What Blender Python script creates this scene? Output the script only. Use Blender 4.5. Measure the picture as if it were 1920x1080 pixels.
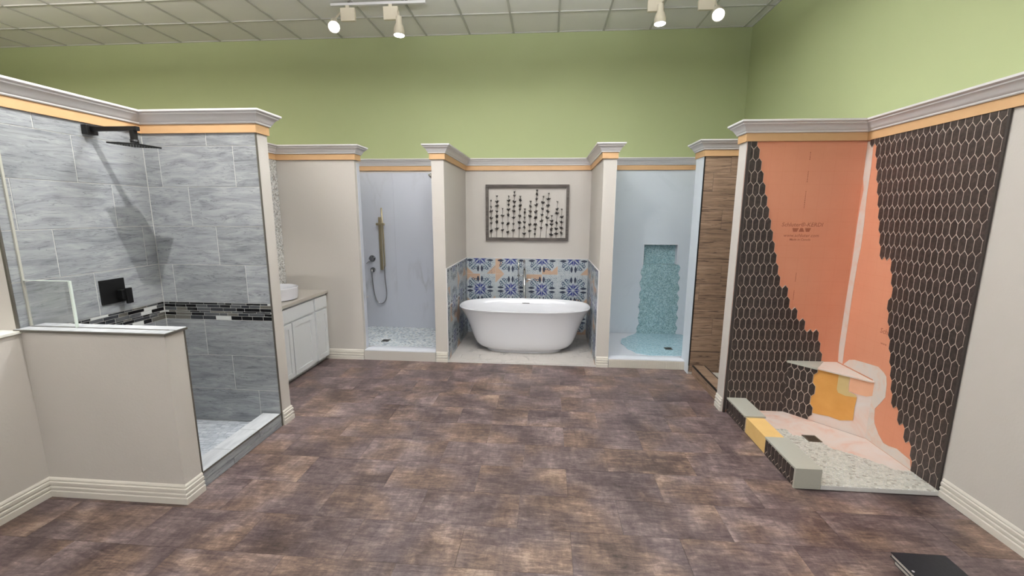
import bpy, bmesh, math, random
from mathutils import Matrix, Vector
from mathutils.geometry import tessellate_polygon
random.seed(7)
for o in list(bpy.data.objects): bpy.data.objects.remove(o)
S = bpy.context.scene
COL = S.collection

# ---------------------------------------------------------------- camera
F, PITCH, YAW, ROLL, HEYE = 807.67, 0.172794, 0.080252, 0.004844, 1.76
fw = Vector((-math.sin(YAW)*math.cos(PITCH), math.cos(YAW)*math.cos(PITCH), -math.sin(PITCH)))
r0 = Vector((math.cos(YAW), math.sin(YAW), 0)); u0 = r0.cross(fw)
cr = math.cos(ROLL)*r0 + math.sin(ROLL)*u0
cu = -math.sin(ROLL)*r0 + math.cos(ROLL)*u0
cam = bpy.data.objects.new('camera', bpy.data.cameras.new('camera'))
COL.objects.link(cam)
cam.matrix_world = Matrix(((cr.x, cu.x, -fw.x, 0), (cr.y, cu.y, -fw.y, 0), (cr.z, cu.z, -fw.z, HEYE), (0, 0, 0, 1)))
cam.data.sensor_width = 36.0; cam.data.lens = F/1920*36.0
cam.data.clip_start = 0.05; cam.data.clip_end = 60
S.camera = cam

# ---------------------------------------------------------------- world, lights, exposure
w = bpy.data.worlds.new('room_air'); S.world = w; w.use_nodes = True
w.node_tree.nodes['Background'].inputs[0].default_value = (0.9, 0.95, 1, 1)
w.node_tree.nodes['Background'].inputs[1].default_value = 1.0
S.view_settings.view_transform = 'Standard'
S.view_settings.look = 'None'
S.view_settings.exposure = 0.28
S.view_settings.gamma = 1.0
S.view_settings.use_curve_mapping = False
ZC = 4.15
ADDED_PENDANTS = [(x, y) for y in (-2.8, 0.2) for x in (-6.5, -3.2, -1.0, 0.9)] + [(x, 3.4) for x in (-7.0, -4.9, -1.0, 0.5)]  # unseen pendants added to brighten the ceiling and walls
PENDANT_W, UP_W, TRACK_W = 19.0, 42.0, 30.0
ADDED_WINDOWS = [(-7.2, 2.6), (-4.2, 2.6), (-1.2, 2.6), (1.5, 2.0)]   # unseen windows added behind the camera to brighten the room: centre x, width
ADDED_WINDOW_W = 9.0
def area(x, y, z, sx, sy, power, col, up=False):
    l = bpy.data.lights.new('ceiling_panel_glow', 'AREA'); l.shape = 'RECTANGLE'; l.size = sx; l.size_y = sy
    l.energy = power; l.color = col
    o = bpy.data.objects.new('ceiling_panel_glow', l); COL.objects.link(o); o.location = (x, y, z)
    if up: o.rotation_euler = (math.pi, 0, 0)
for x, y in ADDED_PENDANTS:  # fill light of the added pendants, down and up
    tint = (1.0, 0.97, 0.93) if x < -2 else (0.94, 0.97, 1.0)
    dim = 1.2 if y > 2 else .34
    area(x, y, ZC-0.47, 1.15, 0.16, PENDANT_W*dim, tint)
    area(x, y, ZC-0.39, 1.15, 0.16, UP_W*dim*1.9, tint, True)
for x, wd_ in ADDED_WINDOWS:      # fill lamp added as daylight at each unseen window
    l = bpy.data.lights.new('window_daylight', 'AREA'); l.shape = 'RECTANGLE'; l.size = wd_; l.size_y = 2.5
    l.energy = ADDED_WINDOW_W*wd_/2.6; l.color = (.93, .97, 1)
    o = bpy.data.objects.new('window_daylight', l); COL.objects.link(o); o.location = (x, -4.93, 1.95); o.rotation_euler = (math.radians(90+8), 0, 0)
def spot(p, target, power, col, size=70, blend=.6, rad=.03):
    l = bpy.data.lights.new('track_spot_beam', 'SPOT'); l.energy = power; l.color = col
    l.spot_size = math.radians(size); l.spot_blend = blend; l.shadow_soft_size = rad
    o = bpy.data.objects.new('track_spot_beam', l); COL.objects.link(o); o.location = p
    o.rotation_euler = (Vector(target)-Vector(p)).to_track_quat('-Z', 'Y').to_euler()

# ---------------------------------------------------------------- materials
def lin(c): return tuple(((v/255)/12.92 if v/255 <= .04045 else ((v/255+.055)/1.055)**2.4) for v in c)
def col(c): return (*lin(c), 1)
class N:
    """tiny expression builder over Math nodes"""
    def __init__(s, nt, sock): s.nt, s.k = nt, sock
    def op(s, o, *a, clamp=False):
        n = s.nt.nodes.new('ShaderNodeMath'); n.operation = o; n.use_clamp = clamp
        for i, v in enumerate((s,)+a):
            if isinstance(v, N): s.nt.links.new(v.k, n.inputs[i])
            else: n.inputs[i].default_value = v
        return N(s.nt, n.outputs[0])
    def __add__(s, o): return s.op('ADD', o)
    def __sub__(s, o): return s.op('SUBTRACT', o)
    def __mul__(s, o): return s.op('MULTIPLY', o)
    def __rsub__(s, o): return (s*-1.0)+o
    def lt(s, o): return s.op('LESS_THAN', o)
    def gt(s, o): return s.op('GREATER_THAN', o)
    def abs(s): return s.op('ABSOLUTE')
    def sin(s): return s.op('SINE')
    def mn(s, o): return s.op('MINIMUM', o)
    def mx(s, o): return s.op('MAXIMUM', o)
class M:
    def __init__(s, name, rough=.5, metal=0, spec=.5):
        s.m = bpy.data.materials.new(name); s.m.use_nodes = True; s.nt = s.m.node_tree
        s.b = s.nt.nodes['Principled BSDF']; s.b.inputs['Roughness'].default_value = rough
        s.b.inputs['Metallic'].default_value = metal; s.b.inputs['Specular IOR Level'].default_value = spec
    def n(s, t): return s.nt.nodes.new(t)
    def l(s, a, b): s.nt.links.new(a.k if isinstance(a, N) else a, b)
    def coord(s, scale=(1, 1, 1), rnd=0.0, kind='Object', rot=(0, 0, 0)):
        t = s.n('ShaderNodeTexCoord'); mp = s.n('ShaderNodeMapping')
        mp.inputs['Scale'].default_value = scale; mp.inputs['Rotation'].default_value = rot
        s.l(t.outputs[kind], mp.inputs['Vector'])
        if rnd:
            oi = s.n('ShaderNodeObjectInfo'); cx = s.n('ShaderNodeCombineXYZ')
            q = N(s.nt, oi.outputs['Random'])
            s.l(q*rnd, cx.inputs[0]); s.l(q*(rnd*1.7), cx.inputs[1]); s.l(q*(rnd*.6), cx.inputs[2])
            s.l(cx.outputs[0], mp.inputs['Location'])
        return mp.outputs[0]
    def noise(s, v, scale, detail=3, rough=.5, dist=0.0):
        n = s.n('ShaderNodeTexNoise'); n.inputs['Scale'].default_value = scale; n.inputs['Detail'].default_value = detail
        n.inputs['Roughness'].default_value = rough; n.inputs['Distortion'].default_value = dist
        s.l(v, n.inputs['Vector']); return n.outputs['Fac']
    def voro(s, v, scale, feature='F1', out='Distance'):
        n = s.n('ShaderNodeTexVoronoi'); n.feature = feature; n.inputs['Scale'].default_value = scale
        s.l(v, n.inputs['Vector']); return n.outputs[out]
    def ramp(s, f, stops):
        n = s.n('ShaderNodeValToRGB'); s.l(f, n.inputs[0]); e = n.color_ramp.elements
        while len(e) < len(stops): e.new(.5)
        for i, (p, c) in enumerate(stops): e[i].position = p; e[i].color = col(c)
        return n.outputs[0]
    def mix(s, f, a, b, mode='MIX'):
        n = s.n('ShaderNodeMix'); n.data_type = 'RGBA'; n.blend_type = mode
        if isinstance(f, (int, float)): n.inputs[0].default_value = f
        else: s.l(f, n.inputs[0])
        for v, i in ((a, 6), (b, 7)):
            if isinstance(v, tuple): n.inputs[i].default_value = col(v)
            else: s.l(v, n.inputs[i])
        return n.outputs[2]
    def base(s, c):
        if isinstance(c, tuple): s.b.inputs['Base Color'].default_value = col(c)
        else: s.l(c, s.b.inputs['Base Color'])
        return s
    def bump(s, f, strength=.2, dist=.005):
        n = s.n('ShaderNodeBump'); n.inputs['Strength'].default_value = strength; n.inputs['Distance'].default_value = dist
        s.l(f, n.inputs['Height']); s.l(n.outputs[0], s.b.inputs['Normal']); return s
    def rnd(s):
        return N(s.nt, s.n('ShaderNodeObjectInfo').outputs['Random'])

def plain(name, c, rough=.5, metal=0, var=6, scale=40, bump=0.0, spec=.5):
    m = M(name, rough, metal, spec); v = m.coord()
    f = m.noise(v, scale, 3)
    m.base(m.mix(f, tuple(max(0, x-var) for x in c), tuple(min(255, x+var) for x in c)))
    if bump: m.bump(f, bump, .004)
    return m.m
def paint(name, c, bump=.12):
    m = M(name, .75, 0, .3); v = m.coord()
    m.base(m.mix(m.noise(v, .9, 2), tuple(x-3 for x in c), tuple(x+3 for x in c)))
    m.bump(m.noise(v, 70, 3, .5), bump, .004); return m.m
MAT = {}
MAT['greige'] = paint('greige_wall_paint', (196, 190, 183), .22)
MAT['green'] = paint('sage_green_wall_paint', (167, 175, 131), .04)
MAT['trimwhite'] = plain('white_trim_paint', (212, 209, 209), .4, var=2)
MAT['basewhite'] = plain('warm_white_baseboard_paint', (212, 206, 196), .4, var=2)
MAT['tan'] = plain('tan_fascia_paint', (200, 160, 116), .55, var=4, scale=12)
MAT['ceiltile'] = plain('acoustic_tile', (228, 226, 221), .9, var=5, scale=160, bump=.25)
MAT['grid'] = plain('ceiling_grid_metal', (188, 186, 180), .5, var=2)
MAT['grout'] = plain('pale_grout', (206, 205, 202), .9, var=5)
MAT['greigegrout'] = plain('taupe_grout', (190, 175, 162), .9, var=5)
MAT['metaltrim'] = plain('satin_metal_edge', (112, 108, 100), .4, .6, var=5)
MAT['black'] = plain('matte_black_metal', (9, 9, 10), .45, .2, var=2)
MAT['chrome'] = plain('polished_chrome', (190, 190, 190), .12, 1, var=4)
MAT['nickel'] = plain('brushed_nickel', (206, 192, 158), .36, 1, var=10, scale=90)
MAT['white'] = plain('white_acrylic', (226, 226, 230), .16, var=1, spec=.6)
MAT['panwhite'] = plain('white_shower_pan', (222, 224, 230), .35, var=2)
MAT['cab'] = plain('white_cabinet_paint', (216, 218, 219), .45, var=2)
MAT['counter'] = plain('greige_quartz', (178, 171, 162), .3, var=7, scale=160)
MAT['solidcap'] = plain('grey_solid_surface', (176, 175, 164), .35, var=3, scale=80)
MAT['yellow'] = plain('yellow_membrane_board', (222, 184, 118), .7, var=10, scale=9)
MAT['ochre'] = plain('ochre_coated_board', (206, 148, 74), .75, var=12, scale=7)
MAT['olive'] = plain('olive_skim_coat', (196, 172, 120), .8, var=8, scale=9)
MAT['peach'] = plain('peach_skim_coat', (222, 168, 136), .8, var=9, scale=9)
MAT['print'] = plain('brown_board_print', (158, 92, 66), .7, var=4)
MAT['hextrim'] = plain('black_pencil_trim', (56, 49, 46), .45, var=4)
MAT['ribtile'] = plain('cream_ribbed_tile', (204, 198, 186), .5, var=3)
MAT['whiteledge'] = plain('white_capping', (232, 230, 222), .4, var=2)
MAT['pagegrey'] = plain('pale_page_block', (196, 188, 180), .7, var=12, scale=120)
MAT['artmetal'] = plain('dark_tin', (78, 72, 70), .5, .5, var=14)
MAT['lampbody'] = plain('cream_lamp_enamel', (214, 204, 184), .4, var=2)
m = M('weathered_frame_wood', .7); v = m.coord((3, 60, 60)); m.base(m.ramp(m.noise(v, 2, 4), [(.3, (52, 46, 43)), (.7, (96, 88, 82))])); MAT['framewood'] = m.m
def emit(name, c, st):
    m = M(name); m.b.inputs['Emission Color'].default_value = (*c, 1); m.b.inputs['Emission Strength'].default_value = st
    m.base((240, 240, 240)); return m.m
MAT['lamp'] = emit('lamp_lens', (.88, .94, 1), 14)
MAT['diffuser'] = emit('troffer_diffuser', (1, .98, .94), 2.2)  # glow of the added, unseen pendants
def glassmat(name, c, alpha):
    m = M(name, .03); m.base(c); m.b.inputs['Transmission Weight'].default_value = 1; m.b.inputs['IOR'].default_value = 1.45
    m.b.inputs['Alpha'].default_value = alpha; return m.m
MAT['glass'] = glassmat('clear_glass', (252, 255, 253), .15)
MAT['glassedge'] = plain('polished_glass_edge', (206, 216, 208), .3, var=4)

# grey striated stone tile, streaks run along local x
m = M('grey_striated_stone', .38)
v = m.coord((1.0, 5.0, 3.0), 9.0, rot=(0, 0, .10))
f1 = m.noise(v, 3.2, 9, .66, 1.0)
f2 = m.noise(m.coord((.7, 9, 3), 5.0, rot=(0, 0, .14)), 2.4, 4, .6, 1.6)
c1 = m.ramp(f1, [(.28, (118, 121, 125)), (.45, (147, 150, 154)), (.6, (164, 167, 169)), (.78, (186, 188, 189))])
c2 = m.ramp(f2, [(.478, (255, 255, 255)), (.496, (118, 121, 128)), (.514, (255, 255, 255))])
rv = m.rnd()
c3 = m.mix(.55, c1, c2, 'MULTIPLY')
m.base(m.mix(rv, m.mix(.2, c3, (118, 120, 122), 'MULTIPLY'), c3)); m.bump(f1, .25, .003); MAT['stone'] = m.m
# vinyl floor tile
m = M('distressed_vinyl', .42, 0, .45)
v = m.coord((1, 1, 1), 17.0)
big = m.noise(v, 3.0, 3, .6, .4)
stx = m.noise(m.coord((2.0, 10, 1), 13.0), 3.6, 7, .78, .8)
sty = m.noise(m.coord((9, 2.4, 1), 11.0), 3.4, 6, .74, .6)
hue = m.noise(m.coord((1, 1, 1), 31.0), 2.4, 2, .5)
spk = m.noise(m.coord((1, 1.6, 1), 23.0), 34, 5, .8)
k = (N(m.nt, stx)*.36+N(m.nt, sty)*.16+N(m.nt, big)*.34+N(m.nt, spk)*.14)
dark = m.ramp(k, [(.39, (50, 40, 40)), (.46, (78, 64, 64)), (.53, (106, 91, 90)), (.61, (152, 134, 128))])
warm = m.ramp(k, [(.39, (54, 41, 37)), (.46, (86, 68, 58)), (.53, (122, 98, 82)), (.61, (172, 146, 122))])
m.base(m.mix(m.ramp(hue, [(.47, (0, 0, 0)), (.62, (215, 215, 215))]), dark, warm))
m.bump(k.k, .15, .002); m.b.inputs['Roughness'].default_value = .40; MAT['vinyl'] = m.m
# marble
def marble(name, base, vein, scale=1.0, amt=.6, rough=.25, rnd=0.0):
    m = M(name, rough, 0, .5); v = m.coord((1, .45, 1), rnd, rot=(.35, .4, .5))
    a = N(m.nt, m.noise(v, 1.1*scale, 6, .6, 1.2)); ln = 1.0-(((a-.5).abs())*26.0).mn(1.0)
    b = m.noise(v, 2.2*scale, 2); gate = m.ramp(b, [(.5, (0, 0, 0)), (.68, (255, 255, 255))])
    m.base(m.mix((ln*amt*N(m.nt, gate)), base, vein)); return m.m
MAT['marble'] = marble('white_veined_marble_panel', (204, 207, 216), (164, 165, 168), .9, .5)  # bluish cast of the cool light is put into the base colour
MAT['whitepanel'] = marble('white_solid_panel', (214, 221, 228), (190, 200, 206), 1, .25, .3)  # white panel tinted blue in its colour, in place of cool light
MAT['tubfloor'] = marble('beige_marble_hexagon', (190, 184, 178), (152, 147, 142), 3, .8, .3, 7.0)
# wood look plank
m = M('brown_wood_look_tile', .55); v = m.coord((1, 16, 6), 8.0)
f = m.noise(v, 2.6, 8, .7, .8); g = m.noise(m.coord((1.3, 26, 6), 4.0), 2.2, 3, .6, 1.2)
c = m.ramp(f, [(.3, (100, 80, 64)), (.5, (144, 119, 98)), (.7, (174, 149, 126))])
c = m.mix(.75, c, m.ramp(g, [(.36, (100, 88, 80)), (.42, (255, 255, 255))]), 'MULTIPLY')
m.base(m.mix(m.rnd(), m.mix(.3, c, (160, 150, 140), 'MULTIPLY'), c)); m.bump(f, .4, .004); MAT['wood'] = m.m
# hexagon tile
m = M('dark_brown_glazed_tile', .42); f = m.noise(m.coord((1, 1, 1), 6.0), 38, 5, .7)
c = m.ramp(f, [(.35, (44, 35, 33)), (.55, (62, 52, 48)), (.75, (84, 73, 68))])
m.base(m.mix(m.rnd(), c, m.mix(.35, c, (190, 184, 178), 'MULTIPLY'))); m.bump(f, .2, .002); MAT['hex'] = m.m
# orange foam board with faint grid
m = M('orange_foam_board', .85, 0, .25)
t = m.n('ShaderNodeTexCoord'); sp = m.n('ShaderNodeSeparateXYZ'); m.l(t.outputs['Object'], sp.inputs[0])
def gl(a):
    q = N(m.nt, a)*10.0; fr = q.op('FRACT'); return (fr-.5).abs().gt(.485)
grid = gl(sp.outputs[0]).mx(gl(sp.outputs[1]))
f = m.noise(m.coord(), 2.2, 4, .6); f2 = m.noise(m.coord((12, 12, 12)), 3, 5, .7)
c = m.mix(f, (204, 134, 104), (218, 152, 122)); c = m.mix(N(m.nt, f2)*.25, c, (192, 132, 108))
m.base(m.mix(grid*.18, c, (190, 110, 80))); MAT['board'] = m.m
m = M('pale_thinset_skim', .9, 0, .2); f = m.noise(m.coord(), 9, 6, .7, .6)
m.base(m.ramp(f, [(.3, (216, 186, 170)), (.5, (214, 202, 192)), (.75, (206, 202, 198))])); m.bump(f, .3, .004); MAT['skim'] = m.m
m = M('pinkish_membrane_skim', .9, 0, .2); f = m.noise(m.coord(), 4, 5, .6, .8)
m.base(m.ramp(f, [(.3, (216, 170, 150)), (.5, (216, 198, 188)), (.75, (214, 208, 203))])); MAT['pinkskim'] = m.m
# glass shard mosaics
def shard(name, stops, scale, rough=.2, bump=.5):
    m = M(name, rough, 0, .6); v = m.coord()
    n = m.n('ShaderNodeTexVoronoi'); n.inputs['Scale'].default_value = scale; m.l(v, n.inputs['Vector'])
    sx = m.n('ShaderNodeSeparateColor'); m.l(n.outputs['Color'], sx.inputs[0])
    c = m.ramp(sx.outputs[0], stops)
    e = m.voro(v, scale, 'DISTANCE_TO_EDGE'); g = N(m.nt, e).lt(.05)
    m.base(m.mix(g*.6, c, tuple(int(.5*x+.5*170) for x in stops[0][1]))); m.bump(sx.outputs[1], bump, .002); return m.m
MAT['aqua'] = shard('aqua_glass_shards', [(.1, (118, 150, 154)), (.4, (148, 180, 184)), (.7, (176, 204, 208)), (.95, (134, 170, 180))], 75)
MAT['aquapale'] = shard('pale_aqua_glass_shards', [(.1, (150, 186, 198)), (.5, (176, 210, 222)), (.95, (190, 218, 226))], 75)
MAT['pearl'] = shard('pearl_shard_mosaic', [(.1, (150, 146, 140)), (.35, (194, 191, 186)), (.7, (214, 213, 210)), (.95, (176, 178, 178))], 68)
for i, c in enumerate([(190, 198, 204), (214, 220, 224), (160, 170, 180), (226, 228, 228)]): MAT['pebcool%d' % i] = plain('cool_pebble_%s' % 'abcd'[i], c, .35, var=8)
for i, c in enumerate([(192, 190, 181), (202, 199, 190), (172, 167, 157), (208, 205, 196)]): MAT['pebwarm%d' % i] = plain('warm_pebble_%s' % 'abcd'[i], c, .4, var=8)
for n_, c in (('bandblack', (18, 18, 20)), ('bandgrey', (82, 84, 86)), ('banddark', (48, 50, 54)), ('bandtaupe', (100, 98, 92)), ('bandwhite', (206, 208, 206))):
    MAT[n_] = plain(n_+'_glass', c, .12, var=6, scale=60)
m = M('mosaic_floor_stone', .4); f = m.noise(m.coord((1, 5, 1), 7.0), 9, 3)
c = m.ramp(f, [(.3, (168, 174, 182)), (.7, (206, 210, 214))]); m.base(m.mix(m.rnd(), m.mix(.35, c, (170, 178, 190), 'MULTIPLY'), c)); MAT['panmosaic'] = m.m
m = M('pale_grey_curb_stone', .4); f = m.noise(m.coord((5, 1, 1), 5.0), 5, 4); m.base(m.ramp(f, [(.3, (178, 180, 184)), (.7, (204, 206, 208))])); MAT['palestone'] = m.m
# blue and peach patterned tile; the star sits on one corner of each tile
m = M('blue_patterned_cement_tile', .35)
t = m.n('ShaderNodeTexCoord'); wob = m.n('ShaderNodeTexNoise'); wob.inputs['Scale'].default_value = 40; m.l(t.outputs['Object'], wob.inputs['Vector'])
sp = m.n('ShaderNodeSeparateXYZ'); m.l(t.outputs['Object'], sp.inputs[0])
H = .112
wv = (N(m.nt, wob.outputs['Fac'])-.5)*.012
a_ = (H-N(m.nt, sp.outputs[0]))+wv; b_ = (H-N(m.nt, sp.outputs[1]))-wv
A = a_.mx(b_); B = a_.mn(b_)
s_ = (A+B)*.7071; t_ = (A-B)*.7071
R_ = m.rnd()
def leaf(x, x0, x1, wd): return ((x-x0)*(math.pi/(x1-x0))).sin()*wd
wd = leaf(s_, .010, .118, .029); inr = s_.gt(.012)*s_.lt(.115)
navy = inr*t_.lt(wd)*(1.0-t_.lt(wd*.38))
wa = leaf(A, .014, .105, .019); navy = navy.mx(A.gt(.016)*A.lt(.10)*B.lt(wa)*B.gt(.003))
# curling leaf beyond the star
dx = s_-.128; dy = t_-.046; dd = (dx*dx+dy*dy).op('SQRT')
curl = dd.lt(.034)*dd.gt(.024)*s_.gt(.105); core = dd.lt(.012)
ex = s_-.170; ey = t_-.030; ee = (ex*ex+ey*ey).op('SQRT'); curl2 = ee.lt(.024)*ee.gt(.015)*(ex+ey).gt(-.012)
wd2 = leaf(s_, .13, .21, .016); teal = (s_.gt(.13)*s_.lt(.21)*(t_-.018).abs().lt(wd2*.6)).mx(curl).mx(core)
# dark hooks hugging the edges
wd3 = leaf(A, .095, .20, .017); hook = A.gt(.10)*A.lt(.19)*(B-.028).abs().lt(wd3)
peach = s_.gt(.225)*R_.gt(.42)
peach = peach.mx(a_.gt(.13)*R_.gt(.74)*t_.gt(.03)*(1.0-curl))
dots = N(m.nt, m.voro(t.outputs['Object'], 62)).lt(.26)*s_.gt(.15)*R_.lt(.5)
basec = m.mix(m.noise(t.outputs['Object'], 6, 3), (160, 169, 176), (184, 189, 190))
c = m.mix(peach, basec, (186, 156, 132))
c = m.mix(teal*(1.0-peach), c, (84, 104, 118)); c = m.mix(hook, c, (38, 46, 66)); c = m.mix(dots, c, (70, 82, 100)); c = m.mix(curl2, c, (52, 66, 96))
nv = m.mix(m.noise(t.outputs['Object'], 11, 2), (30, 38, 88), (46, 62, 140))
c = m.mix(navy, c, nv); m.base(c); MAT['pattern'] = m.m
m = M('black_binder_cloth', .35); f = m.noise(m.coord(), 60, 3); m.base(m.ramp(f, [(.3, (26, 27, 32)), (.7, (34, 35, 41))])); MAT['binder'] = m.m

# ---------------------------------------------------------------- building helpers
WORLD = {}
def link(name, mesh, mw=None, parent=None, label=None, cat=None, group=None, kind=None):
    o = bpy.data.objects.new(name, mesh); COL.objects.link(o)
    mw = mw or Matrix.Identity(4); WORLD[o] = mw
    if parent is not None:
        o.parent = parent; o.matrix_basis = WORLD[parent].inverted() @ mw
    else: o.matrix_basis = mw
    for k_, v_ in (('label', label), ('category', cat), ('group', group), ('kind', kind)):
        if v_: o[k_] = v_
    return o
def thing(name, loc, label, cat, group=None):
    o = link(name, None, Matrix.Translation(loc), None, label, cat, group); o.empty_display_size = .05; return o
def mesh(name, bm, mats):
    me = bpy.data.meshes.new(name); bm.normal_update(); bm.to_mesh(me); bm.free()
    for q in (mats if isinstance(mats, (list, tuple)) else [mats]): me.materials.append(MAT[q])
    return me
def smooth(me, ang=40):
    for p in me.polygons: p.use_smooth = True
    try: me.set_sharp_from_angle(angle=math.radians(ang))
    except Exception: pass
    return me
def bbox(bm, x0, x1, y0, y1, z0, z1, mi=0):
    v = [bm.verts.new((x, y, z)) for z in (z0, z1) for y in (y0, y1) for x in (x0, x1)]
    fs = []
    for q in ((0, 2, 3, 1), (4, 5, 7, 6), (0, 1, 5, 4), (2, 6, 7, 3), (0, 4, 6, 2), (1, 3, 7, 5)):
        f = bm.faces.new([v[i] for i in q]); f.material_index = mi; fs.append(f)
    return fs
def box(name, x0, x1, y0, y1, z0, z1, mat, parent=None, bev=0.0, **kw):
    cx, cy = (x0+x1)/2, (y0+y1)/2
    bm = bmesh.new(); bbox(bm, x0-cx, x1-cx, y0-cy, y1-cy, 0, z1-z0)
    if bev: bmesh.ops.bevel(bm, geom=bm.edges[:], offset=bev, segments=2, affect='EDGES', profile=.6)
    return link(name, mesh(name, bm, mat), Matrix.Translation((cx, cy, z0)), parent, **kw)
def prism(bm, pts, z0, z1, cham=0.0, mi=0):
    """closed polygon (ccw) extruded z0..z1 with an optional chamfer on the top edge"""
    n = len(pts); c = Vector((sum(p[0] for p in pts)/n, sum(p[1] for p in pts)/n))
    lay = [(z0, 0.0), (z1-cham, 0.0), (z1, cham)] if cham else [(z0, 0.0), (z1, 0.0)]
    rings = []
    for z, ins in lay:
        rg = []
        for p in pts:
            d = c-Vector(p); L = d.length or 1
            q = Vector(p)+d/L*min(ins*1.3, L*.4); rg.append(bm.verts.new((q.x, q.y, z)))
        rings.append(rg)
    for a, b in zip(rings, rings[1:]):
        for i in range(n):
            f = bm.faces.new((a[i], a[(i+1) % n], b[(i+1) % n], b[i])); f.material_index = mi
    f = bm.faces.new(rings[-1]); f.material_index = mi
    f = bm.faces.new(list(reversed(rings[0]))); f.material_index = mi
def frame(o, u, v):
    u = Vector(u).normalized(); v = Vector(v).normalized(); n = u.cross(v)
    return Matrix(((u.x, v.x, n.x, o[0]), (u.y, v.y, n.y, o[1]), (u.z, v.z, n.z, o[2]), (0, 0, 0, 1)))
def FRONT(y): return frame((0, y, 0), (1, 0, 0), (0, 0, 1))       # faces the camera; local (x, z)
def EAST(x): return frame((x, 0, 0), (0, 1, 0), (0, 0, 1))        # faces +x; local (y, z)
def WEST(x): return frame((x, 0, 0), (0, -1, 0), (0, 0, 1))       # faces -x; local (-y, z)
def UP(z): return frame((0, 0, z), (1, 0, 0), (0, 1, 0))
_tc = {}
def piece(name, fr, u0, u1, v0, v1, mat, parent, th=.008, cham=.0012, gap=.0015, lift=0.0, rot=0, **kw):
    wd, ht = round(u1-u0-gap*2, 4), round(v1-v0-gap*2, 4)
    key = (wd, ht, mat, th, cham)
    if key not in _tc:
        bm = bmesh.new(); prism(bm, [(-wd/2, -ht/2), (wd/2, -ht/2), (wd/2, ht/2), (-wd/2, ht/2)], -.0005, th, cham)
        _tc[key] = mesh(name, bm, mat)
    mw = fr @ Matrix.Translation(((u0+u1)/2, (v0+v1)/2, lift)) @ Matrix.Rotation(math.radians(rot), 4, 'Z')
    return link(name, _tc[key], mw, parent, **kw)
def poly(name, fr, pts, th, mat, parent, lift=0.0, cham=0.0, **kw):
    ar = sum(pts[i][0]*pts[(i+1) % len(pts)][1]-pts[(i+1) % len(pts)][0]*pts[i][1] for i in range(len(pts)))
    if ar < 0: pts = pts[::-1]
    bm = bmesh.new(); n = len(pts)
    a = [bm.verts.new((p[0], p[1], 0)) for p in pts]; b = [bm.verts.new((p[0], p[1], th)) for p in pts]
    for i in range(n): bm.faces.new((a[i], a[(i+1) % n], b[(i+1) % n], b[i]))
    for tri in tessellate_polygon([[Vector((p[0], p[1], 0)) for p in pts]]):
        i, j, k = tri
        if (pts[j][0]-pts[i][0])*(pts[k][1]-pts[i][1])-(pts[k][0]-pts[i][0])*(pts[j][1]-pts[i][1]) < 0: j, k = k, j
        try: bm.faces.new((b[i], b[j], b[k])); bm.faces.new((a[i], a[k], a[j]))
        except ValueError: pass
    return link(name, mesh(name, bm, mat), fr @ Matrix.Translation((0, 0, lift)), parent, **kw)
def clip(pts, x0, x1, y0, y1):
    for ax, lim, sg in ((0, x0, 1), (0, x1, -1), (1, y0, 1), (1, y1, -1)):
        out = []
        for i in range(len(pts)):
            a, b = pts[i], pts[(i+1) % len(pts)]; da, db = (a[ax]-lim)*sg, (b[ax]-lim)*sg
            if da >= 0: out.append(a)
            if da*db < 0:
                t = da/(da-db); out.append((a[0]+(b[0]-a[0])*t, a[1]+(b[1]-a[1])*t))
        pts = out
        if len(pts) < 3: return []
    return pts
def sweep(path, prof, i0, i1, closed_ends=True):
    """profile (out, z) along a plan polyline; 'out' is to the right of travel; uses the whole path's mitres"""
    bm = bmesh.new(); P = [Vector(p) for p in path]; rings = []
    for i in range(i0, i1+1):
        def nrm(a, b):
            d = (P[b]-P[a]).normalized(); return Vector((d.y, -d.x))
        if i == 0: mt = nrm(0, 1)
        elif i == len(P)-1: mt = nrm(i-1, i)
        else:
            n1, n2 = nrm(i-1, i), nrm(i, i+1); mt = (n1+n2); mt = mt/mt.length; mt = mt/max(.3, mt.dot(n1))
        rings.append([bm.verts.new((P[i].x+mt.x*o, P[i].y+mt.y*o, z)) for o, z in prof])
    n = len(prof)
    for a, b in zip(rings, rings[1:]):
        for j in range(n): bm.faces.new((a[j], b[j], b[(j+1) % n], a[(j+1) % n]))
    bm.faces.new(rings[0]); bm.faces.new(rings[-1][::-1])
    bmesh.ops.recalc_face_normals(bm, faces=bm.faces[:]); return bm
def tube(bm, pts, r, seg=10, mi=0, cap=True):
    P = [Vector(p) for p in pts]; rings = []; rs = r if isinstance(r, (list, tuple)) else [r]*len(P)
    prev = None
    for i, p in enumerate(P):
        d = (P[min(i+1, len(P)-1)]-P[max(i-1, 0)]).normalized()
        if prev is None:
            up = Vector((0, 0, 1)) if abs(d.z) < .9 else Vector((1, 0, 0)); x = d.cross(up).normalized()
        else: x = (prev-d*prev.dot(d)).normalized()
        prev = x; y = d.cross(x)
        rings.append([bm.verts.new(p+(x*math.cos(t)+y*math.sin(t))*rs[i]) for t in [2*math.pi*k/seg for k in range(seg)]])
    for a, b in zip(rings, rings[1:]):
        for k in range(seg): f = bm.faces.new((a[k], a[(k+1) % seg], b[(k+1) % seg], b[k])); f.smooth = True; f.material_index = mi
    if cap:
        bm.faces.new(rings[0][::-1]).material_index = mi; bm.faces.new(rings[-1]).material_index = mi
def tubeobj(name, pts, r, mat, parent, seg=12, **kw):
    o0 = Vector(pts[0]); bm = bmesh.new(); tube(bm, [Vector(p)-o0 for p in pts], r, seg)
    bmesh.ops.recalc_face_normals(bm, faces=bm.faces[:])
    return link(name, mesh(name, bm, mat), Matrix.Translation(o0), parent, **kw)
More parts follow.
